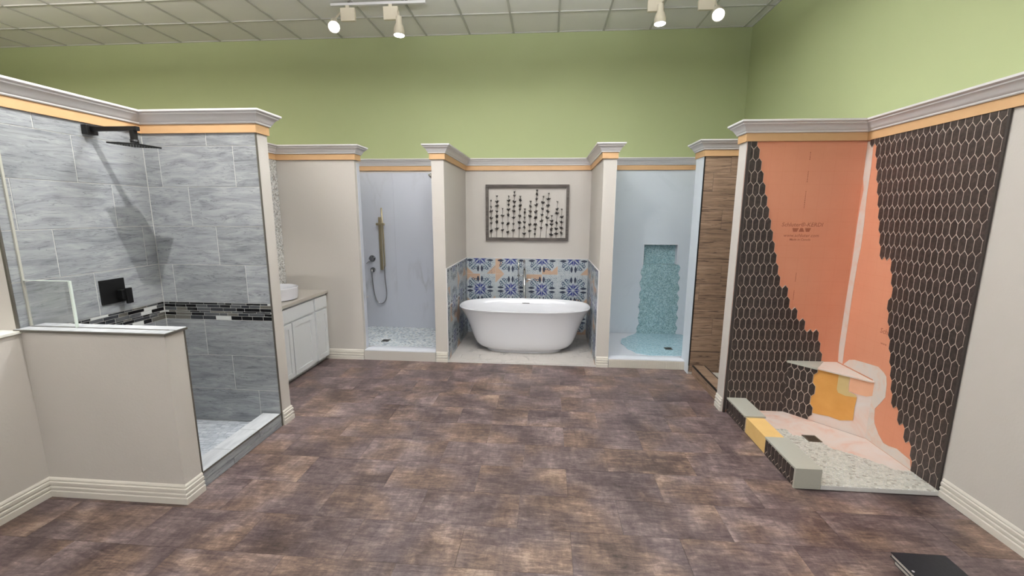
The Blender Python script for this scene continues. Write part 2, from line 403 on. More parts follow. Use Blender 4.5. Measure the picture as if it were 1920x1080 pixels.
def arc(pts, n=8):
    """Catmull-Rom through points"""
    P = [Vector(p) for p in pts]; P = [P[0]*2-P[1]]+P+[P[-1]*2-P[-2]]; out = []
    for i in range(1, len(P)-2):
        for k in range(n):
            t = k/n; out.append(.5*((2*P[i])+(P[i+1]-P[i-1])*t+(2*P[i-1]-5*P[i]+4*P[i+1]-P[i+2])*t*t+(-P[i-1]+3*P[i]-3*P[i+1]+P[i+2])*t**3))
    out.append(P[-2]); return out
def struct(name, x0, x1, y0, y1, z0, z1, mat, label=None, **kw):
    return box(name, x0, x1, y0, y1, z0, z1, mat, kind='structure', label=label, **kw)

# ================================================================ SETTING
floor = struct('floor', -9, 2.75, -5, 6.45, -.12, -.0045, 'vinyl', 'distressed brown vinyl plank floor')
for r_ in range(-3, 17):
    ya = 2.165-.2988*6+.2988*(r_+0); yb = ya+.2988
    off = 0.16 if r_ % 2 else -.14
    for c_ in range(-9, 6):
        xa = off+.595*c_; xb = xa+.595
        lo, hi = (-3.075, 2.52) if yb < 2.3 else (-3.09, 2.52) if ya < 2.3 else (-2.62 if ya > 3.3 else -2.18, 1.64)
        if ya > 4.9: continue
        xa2, xb2 = max(xa, lo), min(xb, hi); yb2 = min(yb, 4.86)
        if xb2-xa2 < .03: continue
        piece('tile', UP(-.004), xa2, xb2, ya, yb2, 'vinyl', floor, .004, .0006, .0005)
ceil = struct('ceiling', -9, 2.75, -5, 6.45, ZC+.012, ZC+.15, 'ceiltile', 'suspended ceiling of white square panels')
occ = [(x, y) for x, y in ADDED_PENDANTS]
bmg = bmesh.new()
CX = [1.894-.5985*i for i in range(-1, 19)]; CY = [5.71-.6*i for i in range(-1, 18)]
for x in CX: bbox(bmg, x-.012, x+.012, -4.6, 6.3, -.006, .012)
for y in CY[1:]: bbox(bmg, -9, 2.6, y-.012, y+.012, -.0055, .012)
bbox(bmg, -9, 2.6, 6.285, 6.3, -.006, .012); bbox(bmg, 2.585, 2.6, -4.6, 6.3, -.006, .012)
link('ceiling_grid', mesh('ceiling_grid', bmg, 'grid'), Matrix.Translation((0, 0, ZC)), ceil)
DOWN = frame((0, 0, ZC+.012), (1, 0, 0), (0, -1, 0))
for i in range(len(CX)):
    xa = CX[i]; xb = 2.6 if i == 0 else CX[i-1]
    for j in range(len(CY)-1):
        yb = min(CY[j], 6.3); ya = CY[j+1]
        piece('panel', DOWN, xa+.006, xb-.006, -yb+.006, -ya-.006, 'ceiltile', ceil, .008, .003, 0)
wall_back = struct('wall_back', -9, 2.75, 6.3, 6.42, 0, ZC+.01, 'green', 'sage green back wall above the shower displays')
struct('wall_right_upper', 2.6, 2.75, -5, 6.3, 2.48, ZC+.01, 'green', 'sage green side wall above the display crown')
struct('wall_left', -9.1, -9, -5, 6.42, 0, ZC+.01, 'green')
bm = bmesh.new(); xs = -9.0
for x, wd_ in ADDED_WINDOWS:
    bbox(bm, xs, x-wd_/2, -5.1, -5, 0, ZC+.01); bbox(bm, x-wd_/2, x+wd_/2, -5.1, -5, 0, .65); bbox(bm, x-wd_/2, x+wd_/2, -5.1, -5, 3.25, ZC+.01); xs = x+wd_/2
bbox(bm, xs, 2.75, -5.1, -5, 0, ZC+.01)
link('wall_front', mesh('wall_front', bm, 'ceiltile'), None, None, 'white storefront wall with windows', kind='structure')
for k_, (x, wd_) in enumerate(ADDED_WINDOWS):  # frames and glass of the added, unseen windows
    bm = bmesh.new()
    for a in ((x-wd_/2, x+wd_/2, .65, .71), (x-wd_/2, x+wd_/2, 3.19, 3.25), (x-wd_/2, x-wd_/2+.06, .71, 3.19), (x+wd_/2-.06, x+wd_/2, .71, 3.19), (x-.03, x+.03, .71, 3.19)): bbox(bm, a[0], a[1], -5.08, -5.02, a[2], a[3])
    wn = link('window_%d' % (k_+1), mesh('window_frame', bm, 'metaltrim'), None, None, kind='structure')
    box('pane', x-wd_/2+.06, x+wd_/2-.06, -5.055, -5.045, .71, 3.19, 'glass', wn)
struct('wall_right', 2.525, 2.75, -5, 6.3, 0, 2.48, 'greige', 'greige display wall along the right side')
wright = bpy.data.objects['wall_right']
pony = struct('wall_left_low', -3.20, -3.07, -1.5, 2.205, 0, 1.05, 'greige', 'low greige half wall at the left edge')
box('ledge', -3.215, -3.058, -1.5, 2.204, 1.05, 1.066, 'whiteledge', pony, .002)
wleft = struct('wall_left_display', -3.25, -3.095, 2.205, 6.3, 0, 2.48, 'greige', 'tall display wall behind the grey tiled shower')
whalf = struct('wall_half', -3.095, -2.165, 2.205, 2.335, 0, 1.055, 'greige', 'textured greige half wall in front of the grey tiled shower')
wpost = struct('wall_shower_end', -3.095, -2.17, 3.19, 3.31, 0, 2.48, 'greige', 'partition between grey tiled shower and vanity')
wvan = struct('wall_vanity_end', -3.095, -2.175, 4.845, 4.97, 0, 2.48, 'greige', 'greige partition between vanity and marble shower')
wmarb = struct('wall_marble_shower', -3.1, -1.29, 6.13, 6.3, 0, 2.48, 'greige')
wtub = struct('wall_tub_alcove', -1.29, .72, 6.13, 6.3, 0, 2.48, 'greige', 'greige wall behind the freestanding tub')
wpl = struct('wall_pillar_left', -1.295, -1.155, 4.845, 6.13, 0, 2.48, 'greige', 'greige partition left of the tub')
wpr = struct('wall_pillar_right', .591, .73, 4.845, 6.13, 0, 2.48, 'greige', 'greige partition right of the tub')
wwood = struct('wall_wood_shower', 1.59, 2.53, 4.712, 4.95, 0, 2.48, 'greige', 'partition faced with brown wood look tile')
whex = struct('wall_hexagon_shower', 1.60, 2.53, 3.785, 3.92, 0, 2.48, 'greige', 'partition with dark hexagon tile and orange board')
# white shower back wall with a recessed niche
NX0, NX1, NZ0, NZ1 = 1.345, 1.80, 1.06, 1.335
bm = bmesh.new()
bbox(bm, .72, NX0, 6.13, 6.3, 0, 2.48); bbox(bm, NX1, 2.53, 6.13, 6.3, 0, 2.48)
bbox(bm, NX0, NX1, 6.13, 6.3, 0, NZ0); bbox(bm, NX0, NX1, 6.13, 6.3, NZ1, 2.48); bbox(bm, NX0, NX1, 6.22, 6.3, NZ0, NZ1)
wwhite = link('wall_white_shower', mesh('wall_white_shower', bm, 'whitepanel'), None, None, 'white panel wall with recessed niche', kind='structure')

PATH = [(-3.30, 2.205), (-3.085, 2.205), (-3.085, 3.18), (-2.17, 3.18), (-2.17, 3.316), (-3.095, 3.316), (-3.095, 4.84), (-2.17, 4.84),
        (-2.17, 4.97), (-3.1, 4.97), (-3.1, 6.12), (-1.30, 6.12), (-1.30, 4.84), (-1.15, 4.84), (-1.15, 6.12), (.586, 6.12),
        (.586, 4.84), (.73, 4.84), (.73, 6.12), (2.52, 6.12), (2.52, 4.95), (1.59, 4.95), (1.59, 4.70), (2.52, 4.70), (2.52, 3.92),
        (1.60, 3.92), (1.60, 3.78), (2.52, 3.78), (2.52, -4.9)]
CROWN = [(-.02, 2.40), (.020, 2.40), (.024, 2.406), (.024, 2.413), (.030, 2.418), (.035, 2.428), (.042, 2.441), (.053, 2.454),
         (.064, 2.462), (.066, 2.470), (.074, 2.474), (.080, 2.480), (.080, 2.493), (-.02, 2.493)]
FASC = [(-.01, 2.337), (.012, 2.337), (.012, 2.401), (-.01, 2.401)]
for k_, (a, b, d_) in enumerate(((0, 5, 'over the grey tiled shower'), (5, 9, 'over the vanity'), (9, 11, 'over the marble shower'),
        (11, 18, 'around the tub alcove'), (18, 20, 'over the white shower'), (20, 24, 'over the wood look shower'), (24, 28, 'over the hexagon shower'))):
    t_o = link('trim_%d' % (k_+1), smooth(mesh('crown', sweep(PATH, CROWN, a, b), 'trimwhite'), 25), None, None, 'white crown molding '+d_, kind='structure')
    link('fascia_strip', mesh('fascia_strip', sweep(PATH, FASC, a, b), 'tan'), None, t_o, 'tan painted strip under the crown')
BB = [(-.004, 0), (.018, 0), (.018, .038), (.010, .043), (.010, .048), (.0165, .052), (.0165, .065), (.0085, .070), (.0085, .075), (.0145, .079),
      (.0145, .097), (.006, .102), (.010, .108), (.008, .116), (.003, .124), (-.004, .124)]
for nm, pth in (('baseboard_left', [(-3.07, -1.5), (-3.07, 2.205), (-2.165, 2.205), (-2.165, 2.333)]),
                ('baseboard_post', [(-2.17, 3.192), (-2.17, 3.31), (-2.5, 3.31)]),
                ('baseboard_vanity', [(-2.66, 4.845), (-2.18, 4.845)]),
                ('baseboard_pillar_left', [(-1.293, 4.845), (-1.155, 4.845)]),
                ('baseboard_pillar_right', [(.591, 4.845), (.728, 4.845)]),
                ('baseboard_hexagon', [(1.60, 3.918), (1.60, 3.787)]),
                ('baseboard_right', [(2.525, 2.685), (2.525, -4.9)])):
    link(nm, mesh(nm, sweep(pth, BB, 0, len(pth)-1), 'basewhite'), None, None, 'ridged cream baseboard', kind='structure')

# ================================================================ GREY TILED SHOWER
ROWS = [(2.245, 2.48), (1.944, 2.245), (1.645, 1.944), (1.343, 1.645), (1.038, 1.343), (.60, .898), (.305, .60), (.024, .305)]
LW, BW = EAST(-3.095), FRONT(3.19)
piece('grout', BW, -3.095, -2.172, .02, 2.47, 'grout', wpost, .0075, 0, 0)
piece('grout', LW, 2.34, 3.19, .02, 2.47, 'grout', wleft, .0075, 0, 0)
piece('grout', LW, 2.21, 2.34, 1.06, 2.47, 'grout', wleft, .0075, 0, 0)
backj = [[-2.569], [-2.965, -2.365], [-2.757], [-2.567], [-2.97, -2.36], [-2.757], [-2.55], [-2.351]]
leftj = [[2.47], [2.674], [2.30, 2.896], [2.475, 3.085], [2.68], [2.47, 3.08], [2.6], [2.9]]
for k_, (z0, z1) in enumerate(ROWS):
    js = [-3.085]+backj[k_]+[-2.176]
    for a, b in zip(js, js[1:]): piece('tile', BW, a, b, z0, z1, 'stone', wpost, .010, gap=.0022)
    js = [2.216 if z0 > 1.0 else 2.34]+leftj[k_]+[3.18]
    for a, b in zip(js, js[1:]):
        if b > a: piece('tile', LW, a, b, z0, z1, 'stone', wleft, .010, gap=.0022)
BR = [(1.022, 1.038), (.997, 1.022), (.969, .997), (.955, .969), (.931, .955), (.898, .931)]
def band(fr, u0, u1, parent, flip):
    for k_, (z0, z1) in enumerate(BR):
        u = u0-random.random()*.06
        while u < u1:
            L = random.choice([.07, .09, .11, .13]) if (z1-z0) > .02 else random.choice([.06, .09, .12])
            a, b = max(u, u0), min(u+L, u1)
            if b-a > .012:
                mt = random.choices(['bandblack', 'bandgrey', 'banddark', 'bandtaupe', 'bandwhite'], [5, 3, 3, 2, 1.6])[0]
                piece('tile', fr, a, b, z0, z1, mt, parent, .010, .0006, .0019)
            u += L
band(BW, -3.085, -2.176, wpost, 0); band(LW, 2.34, 3.18, wleft, 1)
# metal edges
box('metal_edge', -2.1765, -2.169, 3.176, 3.19, .0, 2.337, 'metaltrim', wpost)
box('metal_edge', -3.095, -3.082, 2.205, 2.216, 1.066, 2.337, 'metaltrim', wleft)
box('metal_edge', -2.172, -2.163, 2.334, 2.344, 0, 1.056, 'metaltrim', whalf)
# painted return of the tall wall is part of wall_left_display; the cap of the half wall
cap = box('cap', -3.10, -2.152, 2.192, 2.352, 1.060, 1.072, 'metaltrim', whalf)
for a, b in ((2.196, 2.262), (2.276, 2.350)):
    for c_, d_ in ((-3.098, -2.62), (-2.62, -2.156)):
        piece('tile', UP(1.0715), c_, d_, a, b, 'palestone', whalf, .004, .001, .001)
box('glass_channel', -3.09, -2.20, 2.264, 2.274, 1.071, 1.0765, 'metaltrim', whalf)
# inside face of half wall
for z0, z1 in ((.024, .305), (.305, .60), (.60, .898), (.898, 1.055)):
    piece('tile', frame((0, 2.335, 0), (-1, 0, 0), (0, 0, 1)), 2.18, 2.6, z0, z1, 'stone', whalf, .008)
    piece('tile', frame((0, 2.335, 0), (-1, 0, 0), (0, 0, 1)), 2.6, 3.08, z0, z1, 'stone', whalf, .008)
gp = thing('glass_panel', (-2.92, 2.27, 1.0765), 'small clear glass panel standing on the half wall cap', 'glass panel')
box('pane', -3.072, -2.785, 2.266, 2.276, 1.0765, 1.352, 'glass', gp)
box('polished_edge', -2.785, -2.775, 2.265, 2.277, 1.0765, 1.355, 'glassedge', gp)
box('polished_edge', -3.072, -2.785, 2.265, 2.277, 1.352, 1.3555, 'glassedge', gp)
box('wall_channel', -3.087, -3.074, 2.265, 2.277, 1.0765, 2.11, 'solidcap', gp, .002)
# curb and pan
cb = thing('shower_curb', (-2.25, 2.76, 0), 'grey stone curb of the tiled shower behind the half wall', 'curb')
box('body', -2.328, -2.178, 2.346, 3.174, 0, .104, 'grout', cb)
for a, b in ((2.346, 2.62), (2.62, 3.174)): piece('tile', EAST(-2.178), a, b, .002, .052, 'stone', cb, .007)
for a, b in ((2.346, 2.90), (2.90, 3.174)): piece('tile', EAST(-2.178), a, b, .052, .104, 'stone', cb, .007)
for a, b in ((2.346, 2.62), (2.62, 2.90), (2.90, 3.174)): piece('tile', UP(.104), -2.328, -2.176, a, b, 'palestone', cb, .007)
box('metal_edge', -2.176, -2.1695, 2.346, 3.174, .103, .1125, 'metaltrim', cb)
pan = thing('shower_floor', (-2.7, 2.76, 0), 'pale grey mosaic floor of the tiled shower', 'shower floor')
box('pan_bed', -3.084, -2.329, 2.346, 3.178, 0, .018, 'grout', pan)
x = -2.345-.74; i = 0
y = 2.348
while y < 3.17:
    hgt = .026 if i % 3 else .05
    xx = -3.083-random.random()*.03
    while xx < -2.34:
        L = random.choice([.052, .052, .026, .078]); a, b = max(xx, -3.083), min(xx+L, -2.331)
        if b-a > .01: piece('tile', UP(.018), a, b, y, min(y+hgt, 3.177), 'panmosaic', pan, .006, .001, .0012)
        xx += L
    y += hgt; i += 1
# rain shower head
sh = thing('rain_shower', (-3.085, 2.78, 2.29), 'matte black square rain shower head on a long arm', 'shower head')
box('wall_flange', -3.085, -3.045, 2.745, 2.82, 2.262, 2.322, 'black', sh, .003)
box('arm', -3.046, -2.715, 2.768, 2.796, 2.284, 2.312, 'black', sh, .002)
box('elbow', -2.765, -2.735, 2.765, 2.795, 2.225, 2.29, 'black', sh, .003)
# head sits slightly nearer than the arm end, tilted a little
bm = bmesh.new(); tube(bm, [(0, 0, .0), (0, 0, .03)], .024, 16); bmesh.ops.recalc_face_normals(bm, faces=bm.faces[:])
link('swivel', mesh('swivel', bm, 'black'), Matrix.Translation((-2.75, 2.78, 2.198)), sh)
bm = bmesh.new(); bbox(bm, -.10, .10, -.10, .10, -.005, .005); bmesh.ops.bevel(bm, geom=bm.edges[:], offset=.002, segments=1, affect='EDGES')
hp = link('spray_plate', mesh('spray_plate', bm, 'black'), Matrix.Translation((-2.752, 2.78, 2.192)) @ Matrix.Rotation(.05, 4, 'Y'), sh)
bm = bmesh.new()
for a in range(9):
    for b in range(9): bbox(bm, -.08+.02*a-.002, -.08+.02*a+.002, -.08+.02*b-.002, -.08+.02*b+.002, -.0068, -.005)
link('nozzles', mesh('nozzles', bm, 'hextrim'), WORLD[hp], hp)
vl = thing('shower_valve', (-3.085, 2.79, 1.11), 'matte black square shower valve plate with lever', 'shower valve')
box('plate', -3.085, -3.073, 2.695, 2.87, 1.11, 1.282, 'black', vl, .003)
box('valve_body', -3.073, -3.03, 2.80, 2.86, 1.135, 1.20, 'black', vl, .004)
box('lever', -3.035, -3.018, 2.825, 2.868, 1.098, 1.21, 'black', vl, .003)

# ================================================================ VANITY BAY
poly('mosaic', EAST(-3.095), [(4.45, .85), (4.838, .85), (4.838, 2.337), (4.45, 2.337)], .006, 'pearl', wleft, label='pearl shard mosaic strip')
van = thing('vanity_cabinet', (-2.84, 4.1, 0), 'white shaker vanity cabinet against the partition, under a grey counter', 'cabinet')
Y0, Y1 = 3.33, 4.838
box('carcass', -3.09, -2.618, Y0, Y1, .06, .812, 'cab', van)
box('toe_kick', -3.08, -2.66, Y0, Y1, 0, .06, 'cab', van)
VF = EAST(-2.618)
S_ = 4.838/5.12   # the fronts were read off a plane slightly too far out
def fronty(y): return Y0+(y-3.42)*(Y1-Y0)/(5.10-3.42)
def door(y0, y1, z0, z1, nm, shaker):
    d_ = piece(nm, VF, y0, y1, z0, z1, 'cab', van, .012 if shaker else .018, .002, 0)
    if shaker:
        for a, b, c_, e_ in ((y0, y1, z1-.052, z1), (y0, y1, z0, z0+.052), (y0, y0+.05, z0+.052, z1-.052), (y1-.05, y1, z0+.052, z1-.052)):
            piece('rail' if b-a > .1 else 'stile', VF, a, b, c_, e_, 'cab', d_, .008, .0015, 0, .012)
# ratio along a ray: scale both y and x by the same factor toward the eye
for a, b in ((4.80, 5.07), (4.29, 4.72), (3.83, 4.27), (3.42, 3.81)):
    door(fronty(a), fronty(b), .062, .632, 'door', True)
door(fronty(4.80), fronty(5.085), .652, .79, 'drawer', False)
door(fronty(3.83), fronty(4.76), .652, .79, 'drawer', False)
door(fronty(3.42), fronty(3.81), .652, .79, 'drawer', False)
box('countertop', -3.093, -2.585, Y0, 4.842, .813, .846, 'counter', None, .002, label='greige stone vanity countertop with the round basin on it', cat='countertop')
sk = thing('vessel_sink', (-2.84, 4.25, .846), 'round white vessel basin on the vanity counter', 'sink')
bm = bmesh.new(); prof = [(.0, 0), (.18, 0), (.207, .012), (.212, .06), (.216, .13), (.210, .134), (.202, .128), (.195, .05), (.14, .022), (.0, .018)]
rings = []
for r, z in prof:
    rings.append([bm.verts.new((r*math.cos(t)*1.0, r*math.sin(t), z)) for t in [2*math.pi*k/40 for k in range(40)]] if r else [bm.verts.new((0, 0, z))])
for a, b in zip(rings, rings[1:]):
    for k in range(40):
        if len(a) == 1: bm.faces.new((a[0], b[(k+1) % 40], b[k]))
        elif len(b) == 1: bm.faces.new((a[k], a[(k+1) % 40], b[0]))
        else: bm.faces.new((a[k], a[(k+1) % 40], b[(k+1) % 40], b[k]))
bmesh.ops.recalc_face_normals(bm, faces=bm.faces[:])
link('basin', smooth(mesh('basin', bm, 'white'), 50), WORLD[sk], sk)
bm = bmesh.new(); tube(bm, [(0, 0, .018), (0, 0, .023)], .022, 16); bmesh.ops.recalc_face_normals(bm, faces=bm.faces[:])
link('drain_plug', mesh('drain_plug', bm, 'chrome'), WORLD[sk], sk)

# ================================================================ MARBLE SHOWER
def panels(parent, fr, u0, u1, v0, v1, n, mat, th=.010):
    for i in range(n): piece('panel', fr, u0+(u1-u0)*i/n, u0+(u1-u0)*(i+1)/n, v0, v1, mat, parent, th, .001, .0004)
panels(wmarb, FRONT(6.13), -3.09, -1.30, .05, 2.31, 2, 'marble')
panels(wvan, frame((0, 4.97, 0), (-1, 0, 0), (0, 0, 1)), 2.18, 3.09, .05, 2.31, 1, 'marble')
panels(wpl, WEST(-1.295), -6.12, -4.97, .05, 2.31, 1, 'marble')
piece('panel', EAST(-2.175), 4.90, 4.968, .125, 2.31, 'marble', wvan, .004, .0005, 0)
def pan_slope(name, x0, x1, yf, yi, zt, zi, mat, label):
    t = thing(name, ((x0+x1)/2, yf, 0), label, 'curb'); bm = bmesh.new()
    pts = [(yf, 0), (yf, zt-.012), (yf-.006, zt-.010), (yf-.006, zt), (yf+.11, zt), (yi, zi), (yi, 0)]
    a = [bm.verts.new((x0, p[0], p[1])) for p in pts]; b = [bm.verts.new((x1, p[0], p[1])) for p in pts]
    n = len(pts)
    for i in range(n): bm.faces.new((a[i], a[(i+1) % n], b[(i+1) % n], b[i]))
    bm.faces.new(a[::-1]); bm.faces.new(b); bmesh.ops.recalc_face_normals(bm, faces=bm.faces[:])
    link('threshold', mesh('threshold', bm, mat), None, t); return t
t = pan_slope('shower_curb', -2.17, -1.30, 4.846, 5.185, .122, .066, 'panwhite', 'white threshold of the marble shower with plain greige front')
box('front_board', -2.172, -1.298, 4.834, 4.8458, 0, .108, 'greige', t)
def pebbles(name, parent, region, xr, yr, z, pitch, mats, fill=.46, seed=1, elong=1.5):
    rnd = random.Random(seed); bm = bmesh.new(); y = yr[0]; j = 0
    while y < yr[1]:
        x = xr[0]+(pitch*.5 if j % 2 else 0)
        while x < xr[1]:
            cx, cy = x+rnd.uniform(-.2, .2)*pitch, y+rnd.uniform(-.15, .15)*pitch
            if region(cx, cy):
                th = rnd.uniform(-.5, .5); rx = pitch*fill*rnd.uniform(.85, 1.15); ry = rx/elong*rnd.uniform(.85, 1.1)
                pts = []
                for k in range(7):
                    a = 2*math.pi*k/7+rnd.uniform(-.2, .2); px_, py_ = rx*math.cos(a), ry*math.sin(a)
                    pts.append((cx+px_*math.cos(th)-py_*math.sin(th), cy+px_*math.sin(th)+py_*math.cos(th)))
                prism(bm, pts, 0, .005*rnd.uniform(.8, 1.1), pitch*.09, rnd.choices(range(4), [4, 4, 1.3, 2])[0])
            x += pitch
        y += pitch/elong*1.02; j += 1
    return link(name, mesh(name, bm, mats), Matrix.Translation((0, 0, z)), parent, kind='stuff')
t = thing('shower_floor', (-2.1, 5.6, 0), 'pale pebble mosaic floor of the marble shower', 'shower floor')
box('pan_bed', -3.09, -1.305, 5.186, 6.118, 0, .058, 'grout', t)
pebbles('pebbles', t, lambda x, y: -2.85 < x < -1.315 and 5.2 < y < 6.11, (-2.86, -1.3), (5.2, 6.12), .058, .036, ['pebcool%d' % i for i in range(4)], .52, 3)
def drain(x, y, z, s, label, mat='metaltrim'):
    d = thing('floor_drain', (x, y, z), label, 'drain')
    box('drain_frame', x-s/2, x+s/2, y-s/2, y+s/2, z, z+.004, 'chrome' if mat == 'chrome' else 'metaltrim', d)
    for k in range(5): box('slot', x-s*.38, x+s*.38, y-s*.36+k*s*.16, y-s*.36+k*s*.16+s*.07, z+.004, z+.0048, 'black', d)
drain(-2.13, 5.42, .062, .10, 'small square metal drain in the pebble floor of the marble shower')
# hand shower
hs = thing('hand_shower', (-2.37, 6.12, .93), 'brushed nickel hand shower on a square slide bar with looping hose', 'hand shower')
box('slide_bar', -2.415, -2.372, 6.065, 6.085, .93, 1.69, 'nickel', hs, .003)
box('bar_bracket', -2.408, -2.38, 6.085, 6.12, 1.64, 1.67, 'nickel', hs); box('bar_bracket', -2.408, -2.38, 6.085, 6.12, .95, .98, 'nickel', hs)
box('holder', -2.44, -2.318, 6.03, 6.066, 1.575, 1.607, 'nickel', hs, .004)
tubeobj('wand', [(-2.338, 6.045, .98), (-2.340, 6.045, 1.40), (-2.345, 6.04, 1.60), (-2.350, 6.035, 1.82)], [.009, .011, .011, .011], 'nickel', hs)
hose = arc([(-2.342, 6.04, 1.0), (-2.345, 6.05, .80), (-2.335, 6.06, .60), (-2.36, 6.07, .48), (-2.43, 6.075, .425), (-2.50, 6.075, .48), (-2.535, 6.075, .64), (-2.545, 6.07, .80), (-2.546, 6.07, .885)])
tubeobj('hose', hose, .0075, 'chrome', hs, 8)
so = thing('wall_outlet', (-2.546, 6.12, .92), 'round chrome hose outlet under the lever on the marble panel', 'outlet')
tubeobj('escutcheon', [(-2.546, 6.12, .925), (-2.546, 6.10, .925)], .036, 'chrome', so, 24)
tubeobj('elbow', [(-2.546, 6.10, .925), (-2.546, 6.07, .923), (-2.546, 6.068, .90), (-2.546, 6.069, .885)], [.016, .015, .012, .011], 'chrome', so)
sv = thing('valve_lever', (-2.55, 6.12, 1.09), 'round chrome mixer with a thin angled lever on the marble panel', 'shower valve')
tubeobj('escutcheon', [(-2.55, 6.12, 1.09), (-2.55, 6.11, 1.09)], .048, 'chrome', sv, 28)
tubeobj('valve_body', [(-2.55, 6.11, 1.09), (-2.55, 6.06, 1.09)], .03, 'chrome', sv, 24)
tubeobj('lever', [(-2.56, 6.055, 1.075), (-2.615, 6.05, 1.02)], .006, 'chrome', sv, 8)
kb = thing('wall_peg', (-2.65, 6.12, .517), 'tiny pale peg low on the marble panel', 'peg')
tubeobj('peg_stem', [(-2.65, 6.12, .517), (-2.65, 6.10, .517)], .008, 'trimwhite', kb); tubeobj('peg_head', [(-2.65, 6.10, .517), (-2.65, 6.094, .517)], .014, 'trimwhite', kb)
wh = thing('overhead_shower', (-1.305, 5.4, 2.22), 'small chrome shower head peeking out beside the left pillar', 'shower head')
tubeobj('arm', [(-1.306, 5.4, 2.26), (-1.37, 5.4, 2.255), (-1.40, 5.4, 2.235)], .010, 'chrome', wh)
tubeobj('head', [(-1.395, 5.4, 2.24), (-1.425, 5.4, 2.215), (-1.455, 5.4, 2.19)], [.015, .032, .042], 'chrome', wh, 20)

# ================================================================ TUB ALCOVE
plat = thing('tub_platform', (-.28, 5.48, 0), 'pale marble hexagon floor under the freestanding tub', 'floor tiling')
box('slab', -1.154, .590, 4.842, 6.119, 0, .010, 'grout', plat)
HX = .13
ky = 0; yy = 4.84
while yy < 6.3:
    xx = -1.25+(HX*.866 if ky % 2 else 0)
    while xx < .75:
        pts = clip([(xx+HX*.985*math.cos(math.radians(60*k+30)), yy+HX*.985*math.sin(math.radians(60*k+30))) for k in range(6)], -1.153, .589, 4.844, 6.118)
        if len(pts) > 2:
            cx = sum(p[0] for p in pts)/len(pts); cy = sum(p[1] for p in pts)/len(pts)
            bm = bmesh.new(); prism(bm, [(p[0]-cx, p[1]-cy) for p in pts], 0, .006, .0012)
            link('tile', mesh('tile', bm, 'tubfloor'), Matrix.Translation((cx, cy, .010)), plat)
        xx += HX*1.732
    yy += HX*1.5; ky += 1
P_ = .2235; ZR = [1.115-P_*k for k in range(5)]+[.017]
def quarter(c_, r_): return [[180, 90], [270, 0]][r_ % 2][c_ % 2]
def wains(fr, edges, parent):
    for c_, (a, b) in enumerate(zip(edges, edges[1:])):
        for r_ in range(5):
            z1, z0 = ZR[r_], ZR[r_+1]
            piece('tile', fr, a, b, z0, z1, 'pattern', parent, .009, .001, .0012, rot=0)
# rotate tiles so that four neighbours share a star: built with a per-tile rotation
_pt = {}
def wains(fr, edges, parent, first):
    for c_, (a, b) in enumerate(zip(edges, edges[1:])):
        for r_ in range(5):
            z1, z0 = ZR[r_], ZR[r_+1]; rot = {(0, 0): 270, (1, 0): 180, (0, 1): 0, (1, 1): 90}[((c_+first) % 2, (r_+1) % 2)]
            # keep the pattern at full size on cut tiles: outline is clipped, origin stays at the tile's full centre
            full = P_; left_cut = c_ == 0 and (b-a) < full-.01
            cx = (b-full/2) if left_cut else (a+full/2); cz = z1-full/2
            pts = [(a-cx+.0012, z0-cz+.0012), (b-cx-.0012, z0-cz+.0012), (b-cx-.0012, z1-cz-.0012), (a-cx+.0012, z1-cz-.0012)]
            R = Matrix.Rotation(math.radians(-rot), 2); q = [tuple(R @ Vector(p)) for p in pts]
            key = tuple(round(v, 4) for p in q for v in p)
            if key not in _pt:
                bm = bmesh.new(); prism(bm, q, 0, .009, .001); _pt[key] = mesh('tile', bm, 'pattern')
            link('tile', _pt[key], fr @ Matrix.Translation((cx, cz, 0)) @ Matrix.Rotation(math.radians(rot), 4, 'Z'), parent)
ED = [-1.146, -.958]+[-.958+P_*k for k in range(1, 7)]+[.583]
poly('grout', FRONT(6.13), [(-1.154, .01), (.590, .01), (.590, 1.117), (-1.154, 1.117)], .007, 'grout', wtub)
wains(FRONT(6.13), ED, wtub, 0)
SE = [4.855, 5.006]+[5.006+P_*k for k in range(1, 5)]+[6.12]
poly('grout', EAST(-1.155), [(4.85, .01), (6.12, .01), (6.12, 1.117), (4.85, 1.117)], .007, 'grout', wpl)
wains(EAST(-1.155), SE, wpl, 1)
SW = [-6.12]+[-6.12+P_*k for k in range(1, 6)]+[-4.855]
poly('grout', WEST(.591), [(-6.12, .01), (-4.85, .01), (-4.85, 1.117), (-6.12, 1.117)], .007, 'grout', wpr)
wains(WEST(.591), SW, wpr, 0)
box('edge_trim', -1.146, .582, 6.117, 6.13, 1.116, 1.124, 'trimwhite', wtub)
box('edge_trim', -1.155, -1.142, 4.846, 6.13, 1.116, 1.124, 'trimwhite', wpl); box('edge_trim', .578, .591, 4.846, 6.13, 1.116, 1.124, 'trimwhite', wpr)
box('edge_trim', -1.155, -1.144, 4.846, 4.853, .125, 1.117, 'trimwhite', wpl); box('edge_trim', .580, .591, 4.846, 4.853, .125, 1.117, 'trimwhite', wpr)
